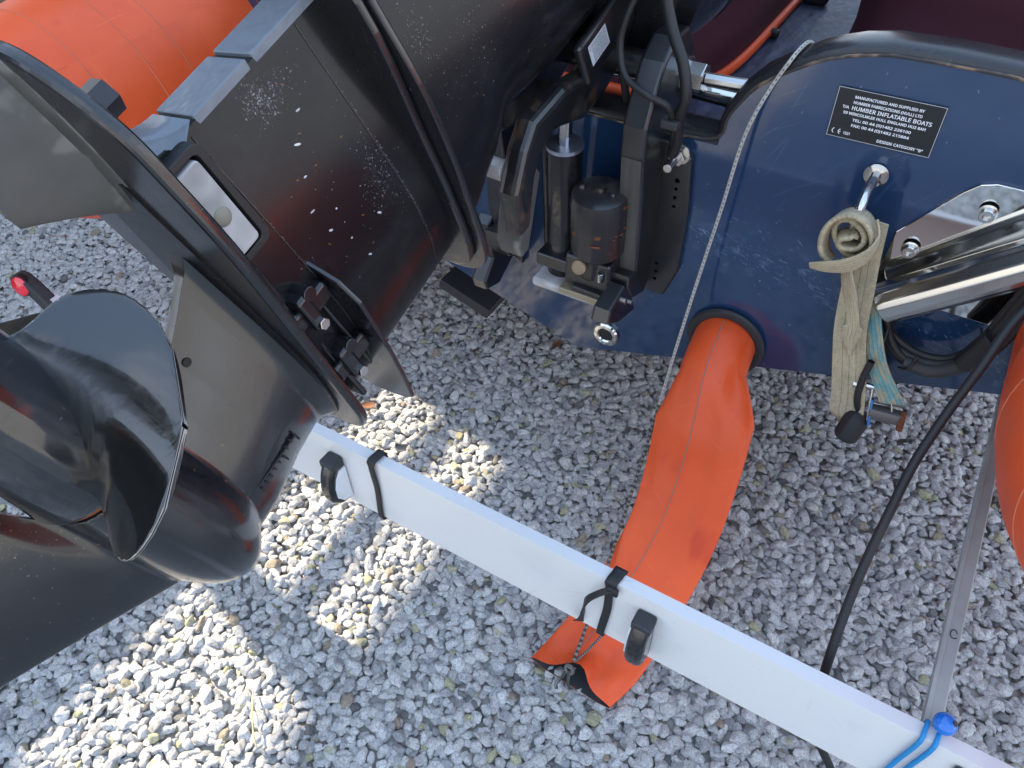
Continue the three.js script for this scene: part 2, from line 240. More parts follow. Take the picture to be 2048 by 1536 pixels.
// ---------------------------------------------------------------- boat
const XC = -0.59, ZT = -1.2;                                    // centre line and aft face of the transom
const boat = thing('inflatable_boat', 'orange tubed rigid inflatable boat with dark blue transom on a trailer', 'boat', [XC, 0.345, ZT]);
{
  const half = [[0.0, 0.345], [0.95, 0.653], [1.02, 0.72], [1.02, 0.9], [0.92, 1.05], [0.74, 1.118], [0.638, 1.127], [0.55, 1.129], [0.468, 1.126], [0.426, 1.118], [0.386, 1.104], [0.344, 1.081], [0.302, 1.05], [0.277, 1.021], [0.257, 0.982], [0.246, 0.93], [0, 0.93]];
  const pts = half.map(p => [XC + p[0], p[1]]).concat(half.slice(1, -1).reverse().map(p => [XC - p[0], p[1]]));
  const tg = boxUV(ext('z', pts, -1.265, ZT, 0.002), 1), tu = tg.attributes.uv, tp = tg.attributes.position; for (let i = 0; i < tu.count; i++) tu.setXY(i, (tp.getX(i) + 1.7) / 2.2, tp.getY(i) / 2.2);
  const sl = [], sr = rng(313); for (let i = 0; i < 900; i++) { const x = -0.4 + 0.62 * sr(), sp2 = (sr() + sr() + sr() - 1.5) * (sr() < 0.7 ? 0.03 : 0.12), y = 0.75 - 0.17 * (x + 0.36) + sp2, k = Math.pow(sr(), 5); sl.push([(x + 1.7) / 2.2, y / 2.2, 0.0004 + 0.004 * k, 0.0004, -0.4 + 0.9 * (sr() - 0.5), 0.12 + 0.55 * sr() * sr()]); } for (let i = 0; i < 130; i++) sl.push([(-0.5 + 0.75 * sr() + 1.7) / 2.2, (0.45 + 0.65 * sr()) / 2.2, 0.0005 + 0.0008 * sr(), 0.0004, 3 * sr(), 0.2 + 0.4 * sr()]);
  for (let i = 0; i < 26; i++) sl.push([(-0.3 + 0.3 * sr() + 1.7) / 2.2, (0.85 + 0.2 * sr()) / 2.2, 0.006 + 0.012 * sr(), 0.0003, 0.5 + 0.8 * sr(), 0.1 + 0.12 * sr()]);
  const sm = marks(2048, sl), crust = tex(2048, (u, v) => { const x = u * 2.2 - 1.7, y = v * 2.2, bd = Math.exp(-Math.pow((y - 0.75 + 0.17 * (x + 0.36)) / 0.05, 2)) * sstep(-0.42, -0.3, x), f = bd * sstep(0.56, 0.78, N2(u * 7, v * 9)) * N3(u * 5, v * 5) * 0.3, k = 0.35 * sstep(0.5, 0.75, N1(u * 2, v * 2)), h = clamp(sm(u, v) * 0.75 + f); return [0.125 + 0.02 * k + h * 0.68, 0.22 + 0.03 * k + h * 0.62, 0.345 + 0.045 * k + h * 0.52]; }, true);
  M.gelTransom = M.gelBlue.clone(); M.gelTransom.map = crust;
  const tr = obj('transom', tg, M.gelTransom, boat, true); 
  // rounded black capping along the top edge, following the shoulders and the motor well
  const top = half.slice(4, 17), cap = [...top.map(p => [XC + p[0], p[1]]), ...top.slice(0, -1).reverse().map(p => [XC - p[0], p[1]])];
  const prof = []; for (let i = 0; i <= 10; i++) { const a = Math.PI * (1 - i / 10); prof.push([-1.2355 + 0.0345 * Math.cos(a) * -1, 0.014 * Math.pow(Math.sin(a), 0.5)]); }
  const sp = []; for (let i = 0; i < cap.length; i++) { sp.push(cap[i]); if (i < cap.length - 1) { const k = 3; for (let j = 1; j < k; j++) sp.push([lerp(cap[i][0], cap[i + 1][0], j / k), lerp(cap[i][1], cap[i + 1][1], j / k)]); } }
  const rings = sp.map((p, i) => { const a = sp[Math.max(0, i - 2)], b = sp[Math.min(sp.length - 1, i + 2)]; let tx = b[0] - a[0], ty = b[1] - a[1]; const l = Math.hypot(tx, ty); tx /= l; ty /= l; let nx = ty, ny = -tx; if (ny < 0 && Math.abs(ny) > 0.05) { nx = -nx; ny = -ny; } if (Math.abs(ny) <= 0.05) { nx = p[0] > XC ? -1 : 1; ny = 0; } return [...prof.map(([z, h]) => [p[0] + nx * h, p[1] + ny * h, z]), [p[0] - nx * 0.004, p[1] - ny * 0.004, -1.27], [p[0] - nx * 0.004, p[1] - ny * 0.004, -1.2]]; });
  const cp = obj('capping', skin(rings, true, true), M.trim, boat);
  const bead = (o, r, z) => tube(sp.filter((_, i) => i % 2 === 0).map(p => [p[0], p[1] - o, z]), r, 180, 8);
  obj('sealant_bead', bead(0.001, 0.0028, -1.1995), M.bead ?? (M.bead = mat({ color: 0xffffff, map: tex(256, (u, v) => { const k = sstep(0.5, 0.72, N2(u * 3, v)); return [0.2 + 0.3 * k, 0.19 + 0.22 * k, 0.19 + 0.14 * k]; }, true), roughness: 0.6 })), cp);
  // hull bottom and sides running forward, inner floor
  const hull = [[0, 0.345], [0.95, 0.653], [1.02, 0.72], [1.02, 0.78], [0.9, 0.78], [0.9, 0.7], [0, 0.7]];
  const hp = hull.map(p => [XC + p[0], p[1]]).concat(hull.slice(1, -1).reverse().map(p => [XC - p[0], p[1]]));
  obj('hull', ext('z', hp, -5.2, -1.2652, 0), M.gelBlue, boat);
  obj('floor', ext('z', [[XC - 0.9, 0.701], [XC + 0.9, 0.701], [XC + 0.9, 0.72], [XC - 0.9, 0.72]], -5.2, -1.2655, 0), M.deck, boat);
  // tubes with round cone ends
  for (const s of [1, -1]) {
    const cx = XC + s * 1.02, cy = 0.83, R = 0.25, rings = [], n = 56;
    const st = [[-5.2, R, 0], [-4, R, 0], [-2, R, 0], [-1.3, R, 0], [-1.12, R, 0], [-1.02, R, 0], [-0.97, 0.2495, 0.0], [-0.92, 0.246, 0.002], [-0.87, 0.24, 0.006], [-0.82, 0.23, 0.012], [-0.76, 0.212, 0.022], [-0.7, 0.188, 0.035], [-0.65, 0.162, 0.048], [-0.6, 0.13, 0.062], [-0.565, 0.1, 0.072], [-0.54, 0.07, 0.08], [-0.525, 0.04, 0.084], [-0.52, 0.012, 0.086]];
    const zs = smoothPath(st, 80);
    for (const [z, r, up] of zs) { const ring = []; for (let i = 0; i < n; i++) { const a = i / n * Math.PI * 2; ring.push([cx + r * Math.cos(a), cy + up + r * Math.sin(a), z]); } rings.push(ring); }
    const tb = obj(s > 0 ? 'tube' : 'tube', skin(rings), M.orange, boat); tb.userData.label = s > 0 ? 'orange inflatable tube end beside the stainless bracket' : 'orange inflatable tube end behind the outboard leg';
    const band = (z, dr, w) => { const q = table(zs.map(a => [a[0], a[1]])), u = table(zs.map(a => [a[0], a[2]])), rr = []; for (const [dz, h] of [[0, -0.001], [0.0004, 0.0012], [w, 0.0012], [w + 0.0004, -0.001]]) { const ring = []; for (let i = 0; i < 72; i++) { const a = i / 72 * Math.PI * 2, zz = z + dz + dr * Math.sin(a * 1 + 0.6), R2 = q(zz) + h; ring.push([cx + R2 * Math.cos(a), cy + u(zz) + R2 * Math.sin(a), zz]); } rr.push(ring); } return skin(rr, true, false); };
    obj('seam_tape', [band(-1.0, 0.02, 0.075)], M.orange, tb);
    obj('seam_edge', [band(-0.9245, 0.02, 0.002), band(-1.0025, 0.02, 0.002), band(-0.78, -0.02, 0.0015)], M.seam, tb);
  }
  // builder's plate
  const cv = document.createElement('canvas'); cv.width = 1024; cv.height = 528; const c = cv.getContext('2d');
  c.fillStyle = '#15181d'; c.fillRect(0, 0, 1024, 528); c.strokeStyle = '#c9ccd0'; c.lineWidth = 5; c.strokeRect(5, 5, 1014, 518);
  c.fillStyle = '#e6e8ea'; c.strokeStyle = '#e6e8ea';
  const line = (t, x, y, s, w) => { c.font = s + 'px sans-serif'; const k = w / c.measureText(t).width; c.save(); c.translate(x, y); c.scale(k, 1); c.fillText(t, 0, 0); c.lineWidth = 2.6; c.strokeText(t, 0, 0); c.restore(); };
  line('MANUFACTURED AND SUPPLIED BY', 175, 92, 38, 660); line('HUMBER FABRICATIONS (HULL) LTD', 175, 148, 38, 660);
  line('T/A', 85, 208, 38, 62); line('HUMBER INFLATABLE BOATS', 172, 212, 54, 770);
  line('99 WINCOLMLEE HULL ENGLAND HU2 8AH', 105, 266, 38, 800); line('TEL: 00 44 (0)1482 226100', 215, 328, 38, 570); line('FAX: 00 44 (0)1482 215884', 215, 386, 38, 570);
  line('1521', 160, 480, 38, 74); line('DESIGN CATEGORY "B"', 500, 488, 40, 450);
  c.lineWidth = 9; c.beginPath(); c.arc(76, 462, 27, Math.PI * 0.62, Math.PI * 1.38); c.stroke(); c.beginPath(); c.arc(138, 462, 27, Math.PI * 0.62, Math.PI * 1.38); c.stroke(); c.beginPath(); c.moveTo(112, 462); c.lineTo(134, 462); c.stroke();
  const ct = new THREE.CanvasTexture(cv); ct.colorSpace = THREE.SRGBColorSpace; ct.anisotropy = 8;
  const pw = 0.151, ph = 0.078, pg = new THREE.PlaneGeometry(pw, ph).translate(-0.1, 1.0315, -1.1968);
  const pl = obj('builders_plate', box(-0.1 - pw / 2, -0.1 + pw / 2, 1.0315 - ph / 2, 1.0315 + ph / 2, -1.1995, -1.1972, 0.0004), M.plasticBlack, boat); pl.userData.label = 'black engraved builder plate with white lettering';
  obj('plate_lettering', pg, mat({ map: ct, roughness: 0.35 }), pl, true);
  // drain bung with stainless flange
  const dr = obj('drain_flange', lathe([[0.016, -0.002], [0.031, -0.002], [0.031, 0.003], [0.027, 0.006], [0.019, 0.006], [0.016, 0.003], [0.016, -0.002]], [-0.517, 0.421, -1.2], [-0.517, 0.421, -1.194]), M.mirror, boat);
  obj('bung', lathe([[0, -0.004], [0.0155, -0.004], [0.0155, 0.001], [0.008, 0.002], [0, 0.002]], [-0.517, 0.421, -1.2], [-0.517, 0.421, -1.196]), M.rubber, dr);
  for (const k of [-1, 1]) obj('screw', lathe([[0, 0], [0.004, 0], [0.003, 0.002], [0, 0.0025]], [-0.517 + k * 0.023, 0.421, -1.1945], [-0.517 + k * 0.023, 0.421, -1.191]), M.steel, dr);
  // lashing eye (U bolt)
  const eye = obj('lashing_eye', tube([[-0.086, 0.947, -1.21], [-0.086, 0.947, -1.185], [-0.087, 0.943, -1.15], [-0.087, 0.93, -1.128], [-0.086, 0.9, -1.12], [-0.084, 0.872, -1.125], [-0.083, 0.858, -1.15], [-0.083, 0.855, -1.21]], 0.0078, 70, 14), M.steel, boat);
  obj('eye_washer', [lathe([[0, 0], [0.017, 0], [0.0185, 0.001], [0.0185, 0.002], [0.016, 0.0035], [0, 0.0035]], [-0.086, 0.947, -1.1995], [-0.086, 0.947, -1.196])], M.steelDull, eye);
  obj('eye_washer', [lathe([[0, 0], [0.017, 0], [0.0185, 0.001], [0.016, 0.0035], [0, 0.0035]], [-0.083, 0.855, -1.1995], [-0.083, 0.855, -1.196])], M.steelDull, eye);
  obj('rust_ring', lathe([[0.007, 0], [0.0162, 0], [0.0155, 0.0006], [0.007, 0.0006]], [-0.086, 0.947, -1.1962], [-0.086, 0.947, -1.195]), M.rust, eye);
  // mirror-polished bracket with its welded tube
  const bp = shape([[-0.035, 0.742], [-0.033, 0.80], [-0.029, 0.862], [0.038, 0.955], [0.055, 0.972], [0.075, 0.979], [0.3, 0.979], [0.3, 0.742]]);
  const br = obj('stainless_bracket', ext('z', bp, -1.1998, -1.1948, 0.0012), M.mirror, boat);
  obj('bracket_tube', lathe([[0, -0.2], [0.033, -0.2], [0.036, -0.197], [0.036, 0.3], [0, 0.3]], [-0.02, 0.735, -1.162], [0.3, 1.04, -1.135]), M.steel, br);
  const bolt = (x, y) => { const b = obj('socket_bolt', [lathe([[0, 0], [0.0135, 0], [0.0135, 0.002], [0.011, 0.0026], [0.0105, 0.011], [0.0095, 0.012], [0.0058, 0.012], [0.0056, 0.006], [0, 0.006]], [x, y, -1.195], [x, y, -1.183])], M.steel, br); };
  bolt(0.079, 0.935); bolt(0.0, 0.842);
}
// ---------------------------------------------------------------- outboard motor, tilted up on the transom
const motor = thing('outboard_motor', 'large black outboard motor tilted up with its propeller and skeg raised', 'outboard motor', [XC, 0.93, ZT]);
const tilt = 72.9 * Math.PI / 180, steer = 10 * Math.PI / 180;
const mS = V(Math.cos(steer), Math.sin(steer) * Math.sin(tilt), Math.sin(steer) * Math.cos(tilt)), mU = V(0, Math.cos(tilt), -Math.sin(tilt)), mA = V(-Math.sin(steer), Math.cos(steer) * Math.sin(tilt), Math.cos(steer) * Math.cos(tilt));
const MM = new THREE.Matrix4().makeBasis(mS, mU, mA).setPosition(-0.59, 1.06, -1.2);
const L = g => g.applyMatrix4(MM);                               // leg coordinates: x starboard, y up the leg, z aft
const sideUV = (g, s = 0.7) => { g = g.index ? g.toNonIndexed() : g; const p = g.attributes.position, uv = new Float32Array(p.count * 2); for (let i = 0; i < p.count; i++) { uv[2 * i] = (p.getZ(i) + 0.1) / s; uv[2 * i + 1] = (p.getY(i) + 0.9) / s; } g.setAttribute('uv', new THREE.BufferAttribute(uv, 2)); return g; };
// airfoil half width: u 0..1 from leading to trailing edge
const foil = (u, W, T) => u < 0.38 ? W * Math.pow(Math.sin(Math.PI / 2 * u / 0.38), 0.62) : lerp(W, T, sstep(0.38, 1.15, u) / sstep(0.38, 1.15, 1));
function foilRing(y, zl, zt, W, T, n = 30) { const a = [], b = []; for (let i = 0; i <= n; i++) { const u = (1 - Math.cos(Math.PI * i / n)) / 2, v = u * u * 0.35 + u * 0.65, z = lerp(zl, zt, v), w = foil(v, W, T) * (i === 0 ? 0 : 1); a.push([w, y, z]); if (i) b.unshift([-w, y, z]); } return [...a, ...b].reverse(); }
// painted side of the leg: salt crust, bird spots and brown flecks where they sit
const legPaint = (() => {
  const n = 2048, S = 0.7, l = [], r = rng(66), at = (y, z) => [(z + 0.1) / S, (y + 0.9) / S];
  for (const [y, z, s] of [[-0.578, 0.339, 1.5], [-0.604, 0.315, 2], [-0.621, 0.285, 1.1], [-0.641, 0.252, 1.6], [-0.638, 0.219, 1.3], [-0.571, 0.18, 1.6], [-0.615, 0.153, 1.3], [-0.615, 0.231, 0.6], [-0.622, 0.19, 0.7]]) { const [u, v] = at(y, z); l.push([u, v, 0.0042 * s / 1.3, 0.0015 + 0.0006 * r(), 1.7 + 0.7 * r(), 0.75 + 0.25 * r()]); }
  const cl = (y, z, sy, sz, k, mx) => { for (let i = 0; i < k; i++) { const g = () => (r() + r() + r() - 1.5) / 1.5, [u, v] = at(y + g() * sy, z + g() * sz), w = 0.0004 + mx * Math.pow(r(), 3); l.push([u, v, w * (1 + r()), w, r() * 3, 0.12 + 0.45 * r()]); } };
  cl(-0.585, 0.37, 0.05, 0.03, 170, 0.0007); cl(-0.61, 0.375, 0.03, 0.03, 300, 0.0009); cl(-0.535, 0.215, 0.02, 0.09, 190, 0.0006); cl(-0.56, 0.205, 0.03, 0.05, 90, 0.0007); cl(-0.519, 0.2, 0.004, 0.2, 420, 0.0006); cl(-0.5, 0.2, 0.3, 0.3, 220, 0.0007); cl(-0.33, 0.25, 0.1, 0.12, 260, 0.0006); cl(-0.69, 0.28, 0.003, 0.14, 160, 0.0004); cl(-0.4, 0.3, 0.03, 0.08, 200, 0.0006);
  const wht = marks(n, l), lb = []; for (const [y, z] of [[-0.594, 0.321], [-0.575, 0.369], [-0.602, 0.284], [-0.631, 0.289], [-0.704, 0.278], [-0.554, 0.282], [-0.592, 0.197], [-0.554, 0.191], [-0.65, 0.209], [-0.387, 0.314], [-0.322, 0.227], [-0.352, 0.178], [-0.602, 0.16], [-0.9, 0.14], [-0.93, 0.11], [-0.95, 0.07], [-0.94, 0.16]]) { const [u, v] = at(y, z); lb.push([u, v, 0.0032, 0.0011, 1.4 + 1.4 * r(), 0.8]); }
  const brn = marks(n, lb), sc = []; for (let i = 0; i < 160; i++) { const [u, v] = at(-0.78 - 0.2 * r(), 0.02 + 0.24 * r()); sc.push([u, v, 0.006 + 0.02 * r(), 0.0005, 0.6 + r() * 0.9, 0.15 + 0.25 * r()]); } const scr = marks(n, sc);
  return tex(n, (u, v) => { const w = wht(u, v), b = brn(u, v), d = 0.05 * sstep(0.5, 0.75, N1(u * 2, v * 2)) * N3(u * 2, v * 2) + 0.22 * scr(u, v); let c = [0.085 + d, 0.086 + d, 0.096 + d]; c = c.map(x => lerp(x, 0.82, w)); return [lerp(c[0], 0.5, b), lerp(c[1], 0.33, b), lerp(c[2], 0.2, b)]; }, true);
})();
M.leg = mat({ color: 0xffffff, map: legPaint, roughness: 0.4, roughnessMap: smudge, clearcoat: 0.2, clearcoatRoughness: 0.12, specularIntensity: 0.4 });
M.gear = mat({ color: 0xffffff, map: legPaint, roughness: 0.4, roughnessMap: smudge, clearcoat: 0.8, clearcoatRoughness: 0.12 });

// upper housing, splash plate, leg between the plates
{
  const lead = table([[-0.46, -0.005], [-0.445, 0.0], [-0.403, 0.0], [-0.37, 0.018], [-0.334, 0.034], [-0.299, 0.062], [-0.261, 0.072], [-0.134, 0.052], [-0.04, 0.048], [0.1, 0.04]]);
  const rings = []; for (let i = 0; i <= 46; i++) { const y = lerp(-0.46, 0.12, i / 46); rings.push(foilRing(y, lead(y), 0.47 + 0.05 * sstep(-0.46, 0.1, y), lerp(0.07, 0.1, sstep(-0.46, 0.0, y)), 0.05)); }
  const up = obj('upper_housing', L(sideUV(skin(rings))), M.leg, motor, true);
  void up;
}
{
  const g = []; for (let i = 0; i <= 46; i++) { const y = lerp(-0.775, -0.455, i / 46), f = 0.012 * Math.pow(clamp((-0.69 - y) / 0.08), 2); g.push(foilRing(y, -0.006 + 0.004 * (y + 0.6), 0.409 + f, 0.052 + f, 0.03 + f * 0.6)); }
  const s = skin(g); const leg = obj('leg_housing', L(sideUV(s)), M.leg, motor, true);
  // casting seams
  const sm = (y, x, z0, z1) => { const p = []; for (let i = 0; i <= 24; i++) { const z = lerp(z0, z1, i / 24), u = (z + 0.006) / 0.415; p.push([foil(u, 0.052, 0.03) + 0.0002, y, z]); } return L(tube(p, 0.0011, 60, 6)); };
  obj('casting_seam', [sm(-0.52, 0, 0.03, 0.4), sm(-0.69, 0, 0.03, 0.4)], M.black, leg);
  // zinc block in its pocket
  const pocket = [[0.278, -0.757], [0.278, -0.699], [0.404, -0.699], [0.404, -0.757]];
  const rr = (a, r) => { const [x0, y0, x1, y1] = a, s = new THREE.Shape(); s.moveTo(x0 + r, y0); s.lineTo(x1 - r, y0); s.quadraticCurveTo(x1, y0, x1, y0 + r); s.lineTo(x1, y1 - r); s.quadraticCurveTo(x1, y1, x1 - r, y1); s.lineTo(x0 + r, y1); s.quadraticCurveTo(x0, y1, x0, y1 - r); s.lineTo(x0, y0 + r); s.quadraticCurveTo(x0, y0, x0 + r, y0); return s; };
  void pocket; const hole = new THREE.Path(rr([0.285, -0.751, 0.397, -0.705], 0.008).getPoints(8));
  obj('anode_pocket', L(ext('x', (() => { const s = rr([0.276, -0.76, 0.406, -0.696], 0.012); s.holes.push(hole); return s; })(), 0.03, 0.0504, 0.0015)), M.rubber, leg);
  const an = obj('anode', L(ext('x', rr([0.288, -0.748, 0.394, -0.709], 0.007), 0.03, 0.0528, 0.003)), M.anode, motor); an.userData.label = 'pale zinc anode block on the leg';
  obj('anode_screw', L(new THREE.SphereGeometry(0.011, 24, 12).scale(0.35, 1, 1).translate(0.0518, -0.728, 0.335)), mat({ color: C(0.26, 0.25, 0.2), roughness: 0.7, metalness: 0.4 }), an);
  // pale blue-grey strips on the trailing edge and the swept root of the plate
  const strip = (y0, y1) => L(box(-0.031, 0.0305, y0, y1, 0.395, 0.4135, 0.0022));
  for (const [a, b] of [[-0.585, -0.462], [-0.676, -0.592]]) obj('trailing_strip', strip(a, b), M.strip ?? (M.strip = mat({ color: C(0.14, 0.165, 0.19), roughness: 0.34, bumpMap: tex(256, (u, v) => N2(u, v), false, 4), bumpScale: 0.0014 })), motor);
  const sw = []; for (let i = 0; i <= 16; i++) { const a = i / 16 * Math.PI / 2, y = -0.68 - 0.077 * Math.sin(a), z = 0.4125 + 0.075 * (1 - Math.cos(a)); sw.push([[0.031, y, z], [-0.032, y, z], [-0.032, -0.757, 0.36], [0.031, -0.757, 0.36]]); }
  obj('plate_root', L(skin(sw)), M.strip, motor);
}
{
  const mirrorPts = h => h.concat(h.slice().reverse().filter(p => p[0] > 0.0001).map(p => [-p[0], p[1]]));
  const splash = mirrorPts([[0.0, -0.062], [0.03, -0.056], [0.055, -0.03], [0.07, 0.02], [0.08, 0.09], [0.097, 0.26], [0.088, 0.385], [0.08, 0.5], [0.0, 0.53]]);
  const spl = obj('splash_plate', L(ext('y', splash, -0.463, -0.452, 0.004, true)), M.black, motor);
  obj('plate_lip', L(ext('y', mirrorPts([[0, -0.04], [0.03, -0.03], [0.048, 0.0], [0.058, 0.05], [0.072, 0.2], [0.074, 0.42], [0.0, 0.48]]), -0.476, -0.4632, 0.005, true)), M.black, spl);
  const fin = mirrorPts([[0.0, -0.085], [0.03, -0.083], [0.047, -0.072], [0.066, -0.01], [0.082, 0.06], [0.097, 0.16], [0.084, 0.195], [0.045, 0.222], [0.0, 0.225]]);
  obj('spray_plate', L(ext('y', fin, -0.69, -0.683, 0.003)), M.black, motor);
  const av = mirrorPts([[0.0, -0.035], [0.035, -0.03], [0.058, 0.0], [0.07, 0.06], [0.084, 0.145], [0.102, 0.26], [0.113, 0.34], [0.113, 0.42], [0.108, 0.475], [0.085, 0.515], [0.045, 0.55], [0.0, 0.56]]);
  const plate = obj('cavitation_plate', L(ext('y', av, -0.772, -0.757, 0.006, true)), M.black, motor);
  obj('dark_slot_patch', L(new THREE.SphereGeometry(1, 24, 12).scale(0.012, 0.0028, 0.036).rotateY(-0.35).translate(-0.036, -0.7715, 0.333)), M.rubber, plate);  // flush dark lens shape imitates the shade inside a recess
  // trim tab under the plate with its bolt above
  const tabRings = []; for (let i = 0; i <= 14; i++) { const f = i / 14, y = -0.7705 - 0.085 * f; tabRings.push(foilRing(y, lerp(0.37, 0.44, Math.pow(f, 0.8)), lerp(0.585, 0.62, f), lerp(0.03, 0.008, Math.pow(f, 0.6)), lerp(0.008, 0.003, f), 16)); }
  const tab = obj('trim_tab', L(skin(tabRings)), M.dirtyGrey, motor);
  obj('tab_foot', L(new THREE.SphereGeometry(1, 30, 14).scale(0.044, 0.006, 0.11).translate(0, -0.772, 0.47)), M.dirtyGrey, tab);
  const tb = obj('tab_bolt', [L(hexrod([0.01, -0.741, 0.47], [0.01, -0.715, 0.47], 0.018)), L(rod([0.01, -0.7568, 0.47], [0.01, -0.74, 0.47], 0.024)), L(rod([0.01, -0.757, 0.47], [0.01, -0.75, 0.47], 0.034))], M.blackWorn, motor); void tb;
  // pieces in the recess between the plates
  for (const [z, x, s] of [[0.185, 0.06, 1], [0.085, 0.056, 1]]) {
    const b = obj('grille_lug', [L(box(x - 0.02, x + 0.008, -0.756, -0.691, z - 0.012, z + 0.014, 0.006)), L(box(x - 0.012, x + 0.017, -0.742, -0.722, z - 0.02 * s, z + 0.03 * s, 0.006)), L(rod([x - 0.01, -0.72, z + 0.025], [x + 0.018, -0.72, z + 0.025], 0.009))], M.plasticBlack, motor);
    obj('lug_screw', L(hexrod([x + 0.012, -0.731, z - 0.014], [x + 0.022, -0.731, z - 0.014], 0.0075)), M.steel, b);
  }
  obj('recess_rib', [L(box(0.03, 0.056, -0.745, -0.737, 0.02, 0.27, 0.003)), L(box(0.03, 0.062, -0.712, -0.706, 0.05, 0.2, 0.003))], M.black, motor);
}
// gearcase: strut, torpedo and skeg in one skin
{
  const yc = -0.99, R = 0.063, z1 = 0.232, zn = -0.034;
  const strutL = table([[-1.1, -0.02], [-0.953, -0.014], [-0.91, -0.012], [-0.847, 0.006], [-0.797, 0.012], [-0.772, 0.004]]);
  const strutT = table([[-1.02, 0.232], [-0.9, 0.235], [-0.859, 0.25], [-0.818, 0.276], [-0.784, 0.3], [-0.768, 0.33]]);
  const skegL = table([[-1.36, 0.25], [-1.208, 0.155], [-1.128, 0.1], [-1.06, 0.05], [-1.03, 0.03]]), skegT = table([[-1.36, 0.44], [-1.3, 0.44], [-1.12, 0.42], [-1.085, 0.38], [-1.072, 0.3], [-1.06, 0.25], [-1.0, 0.232]]);
  const tor = z => z <= zn ? 0 : z < 0.13 ? R * Math.pow(1 - Math.pow((0.13 - z) / (0.13 - zn), 2.3), 0.5) : R * (1 - 0.035 * sstep(0.13, z1, z));
  const inv = r => { if (r >= R) return null; let a = zn, b = 0.13; for (let i = 0; i < 40; i++) { const m = (a + b) / 2; tor(m) < r ? a = m : b = m; } return (a + b) / 2; };
  const rings = [], NY = 150;
  for (let k = 0; k <= NY; k++) {
    const y = lerp(-1.34, -0.7705, k / NY), dy = Math.abs(y - yc); let lo = 9, hi = -9;
    const strut = y > yc - 0.02, skeg = y < yc + 0.02, tz = inv(dy + 1e-5);
    if (strut) { lo = Math.min(lo, strutL(y)); hi = Math.max(hi, strutT(y)); } if (skeg) { lo = Math.min(lo, skegL(y)); hi = Math.max(hi, skegT(y)); } if (tz !== null && dy < R) { lo = Math.min(lo, tz); hi = Math.max(hi, z1); }
    const flare = 0.016 * Math.pow(clamp((y + 0.8) / 0.03), 2);
    const w = z => { let s = 0; const p = 3; if (strut) { const a = strutL(y) - flare, b = strutT(y) + flare, u = (z - a) / (b - a); if (u > 0 && u <= 1.0001) s += Math.pow(foil(u, 0.036 + flare, 0.007 + flare * 0.5), p); } if (skeg) { const a = skegL(y), b = skegT(y), u = (z - a) / (b - a), W = lerp(0.016, 0.007, clamp((yc - y) / 0.3)); if (u > 0 && u <= 1.0001) s += Math.pow(foil(u, W, 0.003), p); } const t = tor(z); if (z <= z1 + 1e-6 && t > dy) s += Math.pow(Math.sqrt(t * t - dy * dy), p); return Math.pow(s, 1 / p); };
    const n = 44, a = [], b = []; for (let i = 0; i <= n; i++) { const u = (1 - Math.cos(Math.PI * i / n)) / 2, z = lerp(lo, hi, u), x = i ? Math.max(0.0004, w(z)) : 0; a.push([x, y, z]); if (i) b.unshift([-x, y, z]); }
    rings.push([...a, ...b].reverse());
  }
  const gc = obj('gearcase', L(sideUV(skin(rings))), M.gear, motor, true);
  // dark solid pieces imitating the shade in intake slots and a small drain hole
  for (let i = 0; i < 9; i++) { const y = lerp(-0.838, -0.912, i / 8), z = lerp(0.068, 0.056, i / 8), len = i === 0 || i === 3 ? 0.016 : 0.007; obj('dark_slot_piece', L(box(0.031, 0.0362, y - 0.0013, y + 0.0013, z - len, z + 0.001, 0.001)), M.rubber, gc); }
  obj('slot_rail', L(box(0.031, 0.0362, -0.914, -0.836, 0.061, 0.0635, 0.001).rotateX(0)), M.rubber, gc);
  obj('dark_hole_piece', L(rod([0.0, -0.852, 0.232], [0.0125, -0.852, 0.232], 0.0055)), M.rubber, gc);
  obj('rust_gap', L(lathe([[0.045, 0], [0.062, 0], [0.062, 0.004], [0.056, 0.006], [0.045, 0.006]], [0, yc, z1 - 0.002], [0, yc, z1 + 0.007])), M.rust, gc);
}
